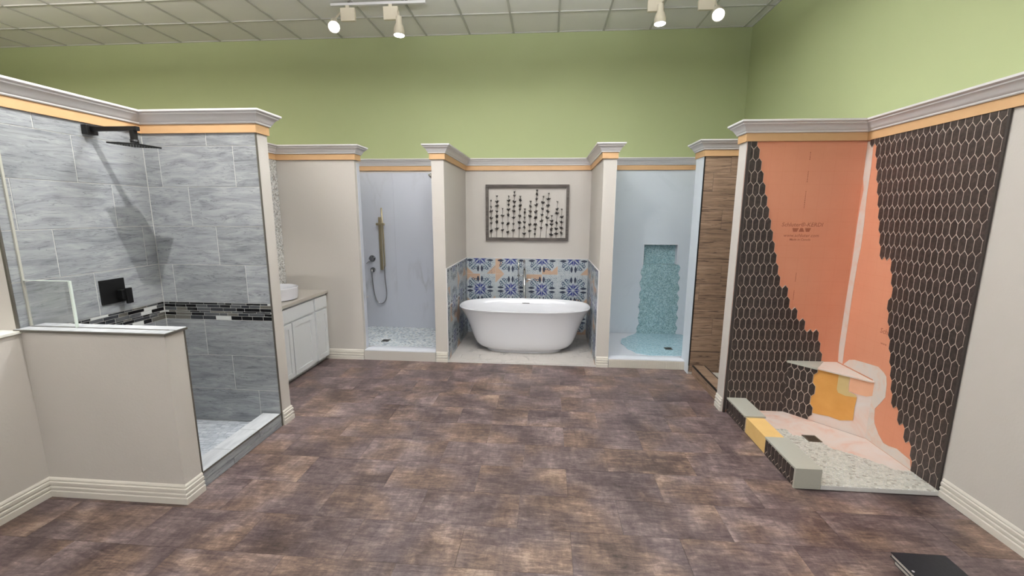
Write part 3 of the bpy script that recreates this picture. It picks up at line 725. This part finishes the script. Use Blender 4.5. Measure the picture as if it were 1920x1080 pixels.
# tub
tb = thing('bathtub', (-.275, 5.46, .016), 'white freestanding oval bathtub in the tiled alcove', 'bathtub')
bm = bmesh.new(); SEG = 72
def ring(hx, hy, z, e):
    out = []
    for k in range(SEG):
        t = 2*math.pi*k/SEG; c_, s_2 = math.cos(t), math.sin(t)
        out.append(bm.verts.new((math.copysign(abs(c_)**(2/e), c_)*hx, math.copysign(abs(s_2)**(2/e), s_2)*hy, z)))
    return out
prof = [(.488, .250, 0, 2.8), (.490, .252, .018, 2.8), (.494, .256, .028, 2.7), (.540, .285, .040, 2.7), (.590, .315, .065, 2.7), (.628, .335, .105, 2.7), (.655, .350, .16, 2.7),
        (.685, .362, .24, 2.7), (.712, .372, .32, 2.7), (.742, .384, .40, 2.7), (.778, .400, .47, 2.7), (.812, .416, .525, 2.7), (.832, .426, .552, 2.7), (.838, .430, .558, 2.7), (.840, .431, .566, 2.7), (.836, .428, .572, 2.7),
        (.822, .416, .572, 2.7), (.812, .408, .564, 2.7), (.765, .375, .50, 2.7), (.715, .345, .40, 2.7), (.665, .32, .26, 2.7), (.62, .30, .16, 2.7), (.56, .265, .12, 2.7), (.30, .14, .105, 2.2)]
rg = [ring(*p) for p in prof]
for a, b in zip(rg, rg[1:]):
    for k in range(SEG): bm.faces.new((a[k], a[(k+1) % SEG], b[(k+1) % SEG], b[k]))
bm.faces.new(rg[0][::-1]); bm.faces.new(rg[-1]); bmesh.ops.recalc_face_normals(bm, faces=bm.faces[:])
link('tub_shell', smooth(mesh('tub_shell', bm, 'white'), 60), WORLD[tb], tb)
bm = bmesh.new(); bbox(bm, -.05, .05, -.003, .003, -.005, .005)
link('overflow_slot', mesh('overflow_slot', bm, 'black'), Matrix.Translation((-.275, 5.46+.376, .016+.515)) @ Matrix.Rotation(-.45, 4, 'X'), tb, 'dark overflow slot')
bm = bmesh.new(); tube(bm, [(0, 0, .105), (0, 0, .109)], .03, 20); bmesh.ops.recalc_face_normals(bm, faces=bm.faces[:])
link('drain_plug', mesh('drain_plug', bm, 'chrome'), WORLD[tb], tb)
tf = thing('tub_filler', (-.308, 5.985, .016), 'floor standing chrome tub filler with hand wand behind the tub', 'faucet')
fx, fy = -.308, 5.985
tubeobj('base_disc', [(fx, fy, .016), (fx, fy, .028)], .045, 'chrome', tf, 24)
tubeobj('riser', [(fx, fy, .028), (fx, fy, .97)], .0175, 'chrome', tf, 20)
tubeobj('spout', [(fx, fy, .97), (fx, fy, 1.085), (fx, fy-.01, 1.105), (fx, fy-.03, 1.113), (fx, fy-.17, 1.108)], .0125, 'chrome', tf, 16)
tubeobj('lever', [(fx, fy, .838), (fx+.06, fy, .838), (fx+.085, fy-.01, .838), (fx+.12, fy-.02, .826)], [.012, .012, .009, .006], 'chrome', tf)
tubeobj('wand_arm', [(fx, fy, .888), (fx-.10, fy, .888)], .009, 'chrome', tf)
tubeobj('wand', [(fx-.082, fy-.015, .885), (fx-.082, fy-.015, 1.115)], .011, 'chrome', tf, 16)
tubeobj('hose', arc([(fx-.082, fy-.015, .885), (fx-.078, fy-.015, .75), (fx-.068, fy-.015, .62), (fx-.04, fy-.012, .52), (fx-.012, fy, .46)]), .006, 'chrome', tf, 8)
# picture
pc = thing('wall_art', (-.285, 6.13, 1.38), 'framed wall art of dark tin flowers above the bathtub', 'picture')
PX0, PX1, PZ0, PZ1 = -.865, .292, 1.378, 2.145; fwid = .036
box('frame', PX0, PX1, 6.085, 6.129, PZ0, PZ0+fwid, 'framewood', pc, .002); box('frame', PX0, PX1, 6.085, 6.129, PZ1-fwid, PZ1, 'framewood', pc, .002)
box('frame', PX0, PX0+fwid, 6.085, 6.129, PZ0+fwid, PZ1-fwid, 'framewood', pc, .002); box('frame', PX1-fwid, PX1, 6.085, 6.129, PZ0+fwid, PZ1-fwid, 'framewood', pc, .002)
ST = [(190, 188, [350, 445, 520, 625, 705, 840]), (282, 287, [270, 355, 435, 515, 600, 690, 800]), (375, 378, [475, 585, 705, 820]), (462, 478, [275, 340, 405, 485, 575, 720, 850]),
      (550, 572, [210, 260, 355, 440, 515, 615, 720, 825]), (648, 668, [280, 340, 425, 485, 590, 700, 790]), (730, 742, [480, 535, 610, 685, 775, 870]), (818, 835, [360, 435, 515, 595, 730, 830]),
      (905, 935, [185, 245, 320, 410, 520, 620, 730, 800, 880]), (998, 1038, [280, 375, 470, 570, 670, 775]), (1090, 1125, [230, 320, 425, 515, 615, 735]), (1173, 1180, [585, 660, 720, 805, 890]),
      (1254, 1266, [360, 475, 545, 700, 790, 875]), (1336, 1338, [485, 600, 685, 780, 860])]
def pxz(cx, cy): return PX0+(cx-103)/(1450-103)*(PX1-PX0), PZ1-(cy-95)/(990-95)*(PZ1-PZ0)
def floret(kind_):
    bm = bmesh.new(); n = 5; rr = (.030, .025, .018)[kind_]; h_ = (.030, .026, .020)[kind_]
    c = bm.verts.new((0, 0, -h_))
    for k in range(n):
        a = 2*math.pi*k/n+.3; w_ = .55
        p1 = bm.verts.new((rr*.75*math.cos(a-w_), rr*.5*math.sin(a-w_), -.004)); p2 = bm.verts.new((rr*1.25*math.cos(a), rr*.8*math.sin(a), .006))
        p3 = bm.verts.new((rr*.75*math.cos(a+w_), rr*.5*math.sin(a+w_), -.004)); bm.faces.new((c, p1, p2, p3))
    bmesh.ops.solidify(bm, geom=bm.faces[:], thickness=.0012)
    return mesh('floret', bm, 'artmetal')
FL = [floret(0), floret(1), floret(2)]; rn = random.Random(5)
for xb, xt, ys in ST:
    x0_, z0_ = pxz(xb, 960); x1_, z1_ = pxz(xt, ys[0]); 
    st = tubeobj('stem', [(x0_, 6.108, PZ0+fwid-.002), (x1_, 6.108, z1_)], .0022, 'artmetal', pc, 6)
    for j, yc in enumerate(ys):
        zz = pxz(0, yc)[1]; f_ = (zz-z0_)/(z1_-z0_); xx = x0_+(x1_-x0_)*f_
        me = FL[2 if j == 0 else rn.choice([0, 0, 1])]
        link('floret', me, Matrix.Translation((xx, 6.104, zz)) @ Matrix.Rotation(rn.uniform(-.35, .35), 4, 'Y') @ Matrix.Rotation(rn.uniform(.1, 1.1), 4, 'X') @ Matrix.Rotation(rn.uniform(0, 6), 4, 'Z'), pc)

# ================================================================ WHITE SHOWER
# niche lining and glass shard waterfall
bm = bmesh.new(); 
link_n = wwhite
poly('niche_lining', FRONT(6.22), [(NX0, NZ0), (NX1, NZ0), (NX1, NZ1), (NX0, NZ1)], .004, 'aqua', wwhite, label='aqua shard mosaic lining of the niche')
poly('niche_lining', UP(NZ0), [(NX0, 6.12), (NX1, 6.12), (NX1, 6.216), (NX0, 6.216)], .004, 'aqua', wwhite)
for fr_, pts in ((EAST(NX0), [(6.12, NZ0), (6.216, NZ0), (6.216, NZ1), (6.12, NZ1)]), (WEST(NX1), [(-6.216, NZ0), (-6.12, NZ0), (-6.12, NZ1), (-6.216, NZ1)])):
    poly('niche_side', fr_, pts, .003, 'panwhite', wwhite)
for a, b, c_, d_ in ((NX0-.008, NX1+.008, NZ1, NZ1+.008), (NX0-.008, NX0, NZ0, NZ1), (NX1, NX1+.008, NZ0, NZ1)):
    box('niche_edge', a, b, 6.120, 6.13, c_, d_, 'panwhite', wwhite)
Lp = [(1.35, 1.06), (1.338, 1.04)]; Rp = [(1.84, 1.06)]
rn = random.Random(11); z = 1.03
Lw, Rw = [], []
def lerp(tab, z):
    for (z0, x0), (z1, x1) in zip(tab, tab[1:]):
        if z1 <= z <= z0: return x0+(x1-x0)*(z-z0)/(z1-z0)
    return tab[-1][1]
LT = [(1.06, 1.345), (1.04, 1.335), (.8, 1.327), (.53, 1.326), (.22, 1.326), (.12, 1.315), (.05, 1.30)]
RT = [(1.06, 1.835), (1.03, 1.842), (.77, 1.850), (.5, 1.858), (.22, 1.856), (.05, 1.865)]
while z > .06:
    Lw.append((lerp(LT, z)+.010*math.sin(z*38)+rn.uniform(-.005, .005), z)); Rw.append((lerp(RT, z)+.013*math.sin(z*44+1)+rn.uniform(-.005, .005), z)); z -= .018
poly('shard_waterfall', FRONT(6.13), [(1.35, 1.058), (1.832, 1.058)]+Rw+[(1.868, .06), (1.298, .06)]+Lw[::-1], .008, 'aqua', wwhite, label='aqua shard mosaic running down from the niche')
panels(wpr, EAST(.73), 4.85, 6.12, .06, 2.31, 1, 'whitepanel', .004)
panels(wwood, frame((0, 4.95, 0), (-1, 0, 0), (0, 0, 1)), -2.5, -1.6, .06, 2.31, 1, 'whitepanel', .004)
piece('panel', WEST(1.59), -4.95, -4.715, 0, 2.337, 'whitepanel', wwood, .004, .0005, 0)
t = pan_slope('shower_curb', .735, 1.586, 4.846, 5.13, .107, .062, 'panwhite', 'white shower threshold with cream ribbed tile front')
bm = bmesh.new(); bbox(bm, .735, 1.586, 4.836, 4.846, 0, .094)
k = .742
while k < 1.58: bbox(bm, k, k+.016, 4.829, 4.8362, .003, .092); k += .0245
link('ribbed_front', mesh('ribbed_front', bm, 'ribtile'), None, t, 'cream ribbed tile front')
t = thing('shower_floor', (1.6, 5.6, 0), 'white shower pan with a pale aqua mosaic puddle', 'shower floor')
box('pan', .735, 2.52, 5.131, 6.119, 0, .060, 'panwhite', t)
pud = [(1.30, 6.117), (1.92, 6.117), (1.97, 6.06), (1.93, 5.6), (1.75, 5.16), (1.27, 5.133), (1.2, 5.165), (1.12, 5.205), (1.09, 5.29), (1.045, 5.36), (1.03, 5.5), (1.0, 5.6), (1.02, 5.72), (1.05, 5.82), (1.11, 5.87), (1.16, 5.95), (1.23, 6.03)]
poly('mosaic_puddle', UP(.0600), pud, .004, 'aquapale', t, label='pale aqua shard mosaic')
drain(1.565, 5.42, .064, .09, 'small square metal drain in the aqua mosaic puddle')

# ================================================================ WOOD LOOK SHOWER
WW = FRONT(4.712)
poly('grout', WW, [(1.593, .03), (2.52, .03), (2.52, 2.40), (1.593, 2.40)], .0085, 'hextrim', wwood)
WR = [2.372, 2.178, 1.988, 1.796, 1.60, 1.41, 1.22, 1.02, .832, .638, .454, .262, .07, .03]
wj = [[1.854], [1.69, 2.3], [2.08], [1.808], [2.2], [2.05], [1.85], [1.637, 2.25], [2.1], [1.807], [2.2], [1.9], []]
for k_ in range(13):
    js = [1.598]+wj[k_]+[2.52]
    for a, b in zip(js, js[1:]): piece('plank', WW, a, b, WR[k_+1], WR[k_], 'wood', wwood, .011, .001, .0011)
box('metal_edge', 1.588, 1.597, 4.698, 4.712, .1, 2.337, 'black', wwood, label='thin black metal edge')
t = thing('shower_curb', (1.70, 4.3, 0), 'brown wood look curb with thin black metal edges', 'curb')
box('body', 1.636, 1.764, 3.925, 4.70, 0, .098, 'hextrim', t)
piece('plank', WEST(1.636), -4.70, -4.25, 0, .094, 'wood', t, .008); piece('plank', WEST(1.636), -4.25, -3.925, 0, .094, 'wood', t, .008)
piece('plank', UP(.098), 1.642, 1.758, 3.925, 4.34, 'wood', t, .008, rot=0); piece('plank', UP(.098), 1.642, 1.758, 4.34, 4.70, 'wood', t, .008)
box('metal_edge', 1.627, 1.641, 3.925, 4.70, .094, .107, 'black', t); box('metal_edge', 1.759, 1.767, 3.925, 4.70, .094, .107, 'black', t)
t = thing('shower_floor', (2.1, 4.3, 0), 'beige stone mosaic floor of the wood look shower', 'shower floor')
box('pan_bed', 1.768, 2.52, 3.925, 4.70, 0, .028, 'greigegrout', t)
pebbles('pebbles', t, lambda x, y: True, (1.79, 2.50), (3.95, 4.69), .028, .045, ['pebwarm%d' % i for i in range(4)], .5, 9, 1.2)
panels(wright, WEST(2.525), -4.70, -3.925, .03, 2.33, 1, 'wood', .005)

# ================================================================ HEXAGON SHOWER
XR, YB, ZP = 2.525, 3.785, .03
HP, RP = .0490, .0947; HA, HB = .0334, .0613
def hexpts(cx, cy, s=1.0):
    g = .0024 if s < 1 else 0
    w_, a_2, b_2 = HP/2-g, HA-g*.55, HB-g*1.15
    return [(cx+w_, cy-a_2), (cx+w_, cy+a_2), (cx, cy+b_2), (cx-w_, cy+a_2), (cx-w_, cy-a_2), (cx, cy-b_2)]
bm = bmesh.new(); prism(bm, hexpts(0, 0, .9), 0, .0085, .0014); HEXM = mesh('tile', bm, 'hex')
def hexwall(fr, parent, u0, u1, v0, v1, inside, ztop, uref, mirror=False, order=None, limit=300):
    """lattice of hexagons whose row tips sit at ztop-k*RP; inside(u, v, k) selects by centre"""
    gb = bmesh.new(); cells = []
    for k in range(-1, 26):
        cv = ztop-HB-k*RP+0.0
        j0 = int((u0-uref)/HP)-2
        for j in range(j0, j0+int((u1-u0)/HP)+5):
            cu_ = uref+HP*(j+(.5 if k % 2 else 0))
            full = hexpts(cu_, cv); pc_ = clip(full, u0, u1, v0, v1)
            if len(pc_) < 3 or not inside(cu_, cv, k): continue
            ar = abs(sum(pc_[i][0]*pc_[(i+1) % len(pc_)][1]-pc_[(i+1) % len(pc_)][0]*pc_[i][1] for i in range(len(pc_))))/2
            if ar < .0002: continue
            prism(gb, pc_, 0, .0062); cells.append((cu_, cv, clip(hexpts(cu_, cv, .9), u0+.0015, u1-.0015, v0+.0015, v1-.0015)))
    link('grout', mesh('grout', gb, 'greigegrout'), fr, parent)
    if order: cells.sort(key=order)
    rest = bmesh.new(); nrest = 0
    for i, (cu_, cv, pts) in enumerate(cells):
        if len(pts) < 3: continue
        if i >= limit: prism(rest, pts, 0, .0085, .0014); nrest += 1; continue
        isfull = len(pts) == 6 and u0+HP/2 < cu_ < u1-HP/2 and v0+HB < cv < v1-HB
        if isfull: link('tile', HEXM, fr @ Matrix.Translation((cu_, cv, 0)), parent)
        else:
            b2 = bmesh.new(); prism(b2, [(p[0]-cu_, p[1]-cv) for p in pts], 0, .0085, .0014)
            link('tile', mesh('tile', b2, 'hex'), fr @ Matrix.Translation((cu_, cv, 0)), parent)
    if nrest: link('tiles', mesh('tiles', rest, 'hex'), fr, parent, 'dark hexagon tiles near the inner corner', kind='stuff')
    else: rest.free()
# boards
bd1 = poly('foam_board', FRONT(3.786), [(1.606, 0), (2.524, 0), (2.524, 2.345), (1.606, 2.345)], .003, 'board', whex, label='orange foam board face')
bd2 = poly('foam_board', WEST(2.526), [(-3.783, 0), (-2.70, 0), (-2.70, 2.345), (-3.783, 2.345)], .003, 'board', wright, label='orange foam board face')
# back wall limits per row (largest x of tile centres)
lim = {}
for k in range(-1, 12): lim[k] = 1.68+.0245*k
lim[11] = 1.955; lim[12] = 2.04; lim[13] = 2.055; lim[14] = 2.135; lim[15] = 2.21; lim[16] = 2.335; lim[17] = 2.362; lim[18] = 2.386
for k in range(19, 26): lim[k] = 2.40
FB = FRONT(3.783)
def in_back(u, v, k):
    if v < .505 and u > 2.12: return False
    return u < lim[k]+.013 and v < 2.35
hexwall(FB, whex, 1.630, 2.524, .028, 2.345, lambda u, v, k: in_back(u, v, k) and v > .50, 2.304, 1.6795)
hexwall(FB, whex, 1.630, 2.126, .028, .5595, lambda u, v, k: v <= .50, 2.304, 1.6795)
box('pencil_trim', 1.606, 1.628, 3.770, 3.783, .0, 2.337, 'hextrim', whex, .001, label='thin black trim strip')
bl = [(2.34, 3.745), (2.215, 3.704), (2.116, 3.673), (2.023, 3.65), (1.928, 3.624), (1.831, 3.589), (1.734, 3.568), (1.638, 3.544), (1.539, 3.524), (1.452, 3.443), (1.351, 3.361), (1.259, 3.343),
      (1.077, 3.341), (1.06, 3.31), (.949, 3.284), (.75, 3.237), (.655, 3.218), (.405, 3.151), (.311, 3.071), (.211, 2.993), (.139, 2.927), (.0, 2.904)]
def yl(z):
    if z > 2.34: return 3.745
    for (z0, y0), (z1, y1) in zip(bl, bl[1:]):
        if z1 <= z <= z0: return y0+(y1-y0)*(z-z0)/(z1-z0)
    return 2.904
FR = WEST(2.522)
hexwall(FR, wright, -3.78, -2.709, .028, 2.345, lambda u, v, k: -u < yl(v)-.018, 2.304, -2.765, order=lambda c_: -c_[0], limit=298)
box('pencil_trim', 2.511, 2.5225, 2.694, 2.708, .028, 2.337, 'hextrim', wright, .001, label='black trim strip')
# thinset skims
poly('skim_coat', WEST(2.522), [(-y, z) for y, z in [(3.782, 2.33), (3.775, 2.05), (3.752, 1.956), (3.765, 1.817), (3.769, 1.674), (3.765, 1.34), (3.773, 1.141), (3.779, .896), (3.78, .759), (3.781, .642), (3.767, .509),
      (3.711, .509), (3.715, .621), (3.713, .846), (3.712, 1.109), (3.704, 1.365), (3.692, 1.499), (3.694, 1.676), (3.708, 1.908), (3.707, 2.023), (3.706, 2.135), (3.718, 2.332)]], .0012, 'skim', wright, label='pale mortar strip down the corner')
poly('skim_coat', WEST(2.522), [(-y, z) for y, z in [(3.70, .509), (3.64, .57), (3.58, .591), (3.43, .611), (3.33, .623), (3.27, .60), (3.243, .578), (3.228, .523), (3.222, .425), (3.26, .36), (3.30, .30), (3.292, .22), (3.283, .189),
      (3.231, .128), (3.174, .087), (3.127, .09), (3.053, .11), (2.98, .10), (2.936, .095), (2.915, .03), (3.35, .03), (3.36, .509)]], .0013, 'skim', wright, label='pale mortar skim beside the corner bench')
# printed marks on the board
def text(body, size, fr, u, v, parent, mat, lift, align='LEFT', rot=0, name='lettering'):
    c = bpy.data.curves.new('lettering', 'FONT'); c.body = body; c.size = size; c.align_x = align; c.resolution_u = 2; c.offset = size*.01
    o = bpy.data.objects.new('tmp', c); COL.objects.link(o); bpy.context.view_layer.update()
    me = bpy.data.meshes.new_from_object(o.evaluated_get(bpy.context.evaluated_depsgraph_get()))
    bpy.data.objects.remove(o); me.materials.clear(); me.materials.append(MAT[mat])
    return link(name, me, fr @ Matrix.Translation((u, v, lift)) @ Matrix.Rotation(math.radians(rot), 4, 'Z'), parent)
def fit(body, fr, u0, u1, v, parent, lift, skew=0, **kw):
    o = text(body, 1.0, fr, u0, v, parent, 'print', lift, **kw)
    xs = [q.co.x for q in o.data.vertices]; s = (u1-u0)/(max(xs)-min(xs)); mn = min(xs)
    for q in o.data.vertices: q.co = Vector(((q.co.x-mn)*s+q.co.y*s*skew, q.co.y*s, 0))
    return o
fit('Schluter\u00ae-KERDI', FRONT(3.783), 1.940, 2.262, 1.660, whex, .0004, .16)
fit('www.schluter.com', FRONT(3.783), 1.962, 2.242, 1.574, whex, .0004, .12)
fit('Made in Canada', FRONT(3.783), 2.015, 2.18, 1.544, whex, .0004, .12)
bm = bmesh.new()
for a, b, c_, d_ in ((2.027, 2.078, 2.036, 2.066), (2.090, 2.110, 2.080, 2.124), (2.128, 2.175, 2.136, 2.163)):
    vs = [bm.verts.new(p) for p in ((c_, 1.616, 0), (d_, 1.616, 0), (b, 1.647, 0), (a, 1.647, 0))]; bm.faces.new(vs)
link('logo', mesh('logo', bm, 'print'), FRONT(3.783) @ Matrix.Translation((0, 0, .0004)), whex)
rn = random.Random(2); bm = bmesh.new()
for z0, z1 in ((2.191, 2.248), (2.017, 2.107), (1.809, 1.947), (1.20, 1.27), (1.04, 1.12)):
    z = z0
    while z < z1:
        h_ = rn.uniform(.004, .012); xo = 2.097
        vs = [bm.verts.new(p) for p in ((xo, z, 0), (xo+.006, z, 0), (xo+.006, z+h_, 0), (xo, z+h_, 0))]; bm.faces.new(vs); z += h_+.005
link('print_marks', mesh('print_marks', bm, 'print'), FRONT(3.783) @ Matrix.Translation((0, 0, .0004)), whex)
def rfit(body, y0, y1, z, skew=.1): fit(body, WEST(2.522), -y0, -y1, z, wright, .0006, skew)
rfit('Schluter', 3.365, 3.19, .884); rfit('www', 3.345, 3.285, .80)
# corner bench
bench = thing('corner_bench', (2.40, 3.65, 0), 'triangular corner bench, half tiled in dark hexagons, half bare board', 'bench')
A2, B2 = Vector((2.122, 3.783)), Vector((2.522, 3.342)); uu = (B2-A2).normalized(); LD = (B2-A2).length
bm = bmesh.new(); pts = [(A2.x+.003, A2.y), (B2.x, B2.y+.003), (2.521, 3.782)]
prism(bm, pts, .0275, .496, 0); link('core', mesh('core', bm, 'pinkskim'), None, bench)
DG = frame((A2.x, A2.y, 0), (uu.x, uu.y, 0), (0, 0, 1)); DGO = DG @ Matrix.Translation((0, 0, -.001))
ub, vb = lambda p: p, None
poly('coat', DGO, [(.20, .097), (.20, .496), (.368, .496), (.368, .36), (.38, .335), (.431, .325), (.504, .337), (.498, .25), (.50, .142), (.416, .109), (.341, .114), (.28, .105)], .0022, 'ochre', bench, label='ochre coated board')
poly('coat', DGO, [(.368, .496), (.445, .496), (.44, .44), (.446, .367), (.49, .355), (.504, .337), (.431, .325), (.38, .335), (.368, .36)], .0019, 'olive', bench, label='olive skim coat')
poly('coat', DGO, [(.445, .496), (.598, .496), (.598, .385), (.56, .365), (.503, .365), (.446, .372)], .0016, 'peach', bench, label='peach skim coat')
hexwall(DGO, bench, .001, .245, .028, .484, lambda u, v, k: u < .205, .459+.0, .028)
top = [(2.113, 3.783), (2.41, 3.783), (2.255, 3.602), (2.118, 3.772)]
poly('seat_cap', UP(.486), [(2.100, 3.783), (2.412, 3.783), (2.258, 3.604), (2.250, 3.617)][:3], .018, 'solidcap', bench, label='grey solid surface seat cap')
poly('seat_cap', UP(.490), [(2.412, 3.782), (2.521, 3.782), (2.521, 3.336), (2.500, 3.345), (2.258, 3.606)], .010, 'skim', bench, label='bare mortar seat top')
# curb with caps
hc = thing('shower_curb', (1.71, 3.2, 0), 'partly tiled curb of the hexagon shower with grey caps and a bare yellow middle', 'curb')
box('core', 1.645, 1.782, 2.70, 3.783, 0, .127, 'yellow', hc, label='bare yellow board')
for a, b in ((3.415, 3.783), (2.70, 3.085)):
    hexwall(WEST(1.645), hc, -b, -a, .002, .127, lambda u, v, k: True, .127+.0115+.0, -b+.012)
box('cap', 1.630, 1.795, 3.415, 3.785, .128, .142, 'solidcap', hc, .0015, label='grey solid surface cap')
box('cap', 1.630, 1.795, 2.698, 3.085, .128, .142, 'solidcap', hc, .0015, label='grey solid surface cap')
box('end_cap', 1.630, 1.795, 2.682, 2.698, 0, .142, 'solidcap', hc, .0015, label='grey solid surface end')
# pan
hpan = thing('shower_floor', (2.15, 3.2, 0), 'half finished hexagon shower floor, pebble mosaic fading into pink mortar', 'shower floor')
poly('mortar_bed', UP(.0), [(1.784, 2.70), (2.52, 2.70), (2.52, 3.34), (2.12, 3.782), (1.784, 3.782)], .0278, 'pinkskim', hpan, label='pink and white mortar bed')
peb = [(1.784, 3.40), (1.881, 3.437), (1.976, 3.434), (1.972, 3.345), (2.04, 3.335), (2.136, 3.244), (2.158, 3.157), (2.262, 3.091), (2.37, 2.977), (2.415, 2.914), (2.515, 2.90), (2.515, 2.683), (1.797, 2.683)]
poly('mosaic_backing', UP(.0), peb, .0285, 'grout', hpan)
def inpoly(x, y):
    c_ = False; n = len(peb)
    for i in range(n):
        (x1, y1), (x2, y2) = peb[i], peb[(i+1) % n]
        if (y1 > y) != (y2 > y) and x < (x2-x1)*(y-y1)/(y2-y1)+x1: c_ = not c_
    return c_
pebbles('pebbles', hpan, lambda x, y: inpoly(x, y) and y > 2.692 and x < 2.508, (1.805, 2.52), (2.695, 3.45), .0283, .021, ['pebwarm%d' % i for i in range(4)], .55, 4, 1.25)
drain(2.09, 3.292, .033, .10, 'square patterned metal drain in the half finished pebble floor')

# ================================================================ BINDERS ON THE FLOOR
bi = thing('binder', (1.93, 2.0, .024), 'black hard cover binder lying on top, pale page edges', 'binder')
box('page_block', 1.798, 2.050, 1.875, 2.098, .028, .044, 'pagegrey', bi)
box('cover', 1.794, 2.056, 1.868, 2.104, .024, .028, 'binder', bi, .001); box('cover', 1.794, 2.056, 1.868, 2.104, .044, .048, 'binder', bi, .001)
box('spine', 1.794, 2.056, 1.864, 1.869, .024, .048, 'binder', bi)
tubeobj('corner_rivet', [(1.808, 1.983, .048), (1.808, 1.983, .0488)], .006, 'trimwhite', bi, 12, label='small white sticker')
b2_ = thing('binder', (1.93, 1.98, 0), 'pale edged binder lying under the black one', 'binder')
box('page_block', 1.802, 2.04, 1.86, 2.078, .003, .020, 'pagegrey', b2_)
box('cover', 1.800, 2.046, 1.855, 2.080, 0, .003, 'binder', b2_); box('cover', 1.800, 2.046, 1.855, 2.080, .020, .0235, 'binder', b2_)

# ================================================================ CEILING LIGHTS
for k_, (x, y) in enumerate(ADDED_PENDANTS):  # unseen fixtures added to go with the up and down fill
    t = thing('pendant_light', (x, y, ZC), 'slim suspended linear ceiling light shining up and down', 'light', 'suspended linear lights')
    box('housing', x-.62, x+.62, y-.10, y+.10, ZC-.455, ZC-.405, 'trimwhite', t, .004)
    box('diffuser', x-.58, x+.58, y-.08, y+.08, ZC-.461, ZC-.455, 'diffuser', t)
    for dx_ in (-.5, .5): tubeobj('cable', [(x+dx_, y, ZC-.405), (x+dx_, y, ZC)], .002, 'chrome', t, 6)
def track(x0, x1, y, label):
    t = thing('light_track', ((x0+x1)/2, y, ZC), label, 'light track')
    box('rail', x0, x1, y-.018, y+.018, ZC-.040, ZC-.012, 'trimwhite', t, .003)
    for xx in (x0+.22, x1-.22): box('clip', xx-.012, xx+.012, y-.02, y+.02, ZC-.013, ZC-.004, 'metaltrim', t)
def head(x, y, hx, hy, hz, target, label, power, colr, side=1, cone=80):
    """driver box under the rail with a cup shaped lamp beside it, lens centre at (hx, hy, hz)"""
    t = thing('track_spotlight', (x, y, ZC-.04), label, 'spotlight')
    box('adapter', x-.02, x+.02, y-.018, y+.018, ZC-.065, ZC-.041, 'lampbody', t)
    box('driver_box', x-.085, x+.085, y-.02, y+.02, ZC-.205, ZC-.065, 'lampbody', t, .004)
    d = (Vector(target)-Vector((hx, hy, hz))).normalized(); L = Vector((hx, hy, hz))
    j = L-d*.20
    tubeobj('yoke', [(x+.085*side, y, ZC-.10), (j.x, j.y, j.z+.01), tuple(j+d*.03)], .010, 'lampbody', t, 10)
    M_ = Matrix.Translation(L) @ d.to_track_quat('Z', 'Y').to_matrix().to_4x4()
    pr_ = [(.0, -.20), (.034, -.20), (.036, -.125), (.048, -.105), (.060, -.06), (.066, -.0), (.062, -.0), (.055, -.008), (.0, -.008)]
    bm = bmesh.new(); rg_ = [[bm.verts.new((r*math.cos(a), r*math.sin(a), z)) for a in [2*math.pi*k/28 for k in range(28)]] if r else [bm.verts.new((0, 0, z))] for r, z in pr_]
    for a, b in zip(rg_, rg_[1:]):
        for k in range(28):
            if len(a) == 1: bm.faces.new((a[0], b[(k+1) % 28], b[k]))
            elif len(b) == 1: bm.faces.new((a[k], a[(k+1) % 28], b[0]))
            else: bm.faces.new((a[k], a[(k+1) % 28], b[(k+1) % 28], b[k]))
    bmesh.ops.recalc_face_normals(bm, faces=bm.faces[:])
    link('lamp_cup', smooth(mesh('lamp_cup', bm, 'lampbody'), 50), M_, t)
    bm = bmesh.new(); tube(bm, [(0, 0, -.006), (0, 0, -.002)], .057, 28); bmesh.ops.recalc_face_normals(bm, faces=bm.faces[:])
    link('lens', mesh('lens', bm, 'lamp'), M_, t, 'glowing white lens')
    spot(tuple(L+d*.02), target, power, colr, cone, .7, .022)
track(-2.55, -1.43, 5.30, 'white ceiling light track above the marble shower')
head(-2.35, 5.30, -2.41, 5.05, 3.79, (-.9, 1.5, .8), 'cream track spotlight glaring toward the camera, left of its track', TRACK_W, (.85, .92, 1), -1)
head(-1.84, 5.30, -1.72, 5.20, 3.74, (-1.72, 5.0, 0), 'cream track spotlight aimed straight down, left track', TRACK_W*.7, (.95, .97, 1))
track(.9, 2.2, 5.30, 'white ceiling light track above the white shower')
head(1.14, 5.30, 1.175, 5.20, 3.78, (1.175, 5.0, 0), 'cream track spotlight aimed straight down, right track', TRACK_W*.7, (.9, .96, 1))
head(1.68, 5.30, 1.747, 5.10, 3.814, (.9, 1.2, .6), 'cream track spotlight glaring toward the camera, near the right corner', TRACK_W, (.8, .9, 1))
track(-2.6, .6, 2.15, 'white ceiling light track over the middle of the room'); track(.9, 2.3, 2.15, 'white ceiling light track over the right side of the room')  # right-hand track is unseen, added for the hexagon shower spot
head(-2.05, 2.15, -1.95, 2.12, 3.80, (-2.95, 3.0, 1.5), 'track spotlight aimed at the grey tiled shower', TRACK_W*6.5, (1, .98, .94), 1, 62)
head(-.6, 2.15, -.5, 2.2, 3.80, (-.5, 6.1, 1.2), 'track spotlight aimed at the tub alcove', TRACK_W*1.8, (1, .97, .95))
head(1.3, 2.15, 1.4, 2.2, 3.80, (2.3, 3.6, 1.2), 'track spotlight aimed at the hexagon shower', TRACK_W*.7, (1, .96, .92))  # unseen spot added to light the hexagon shower
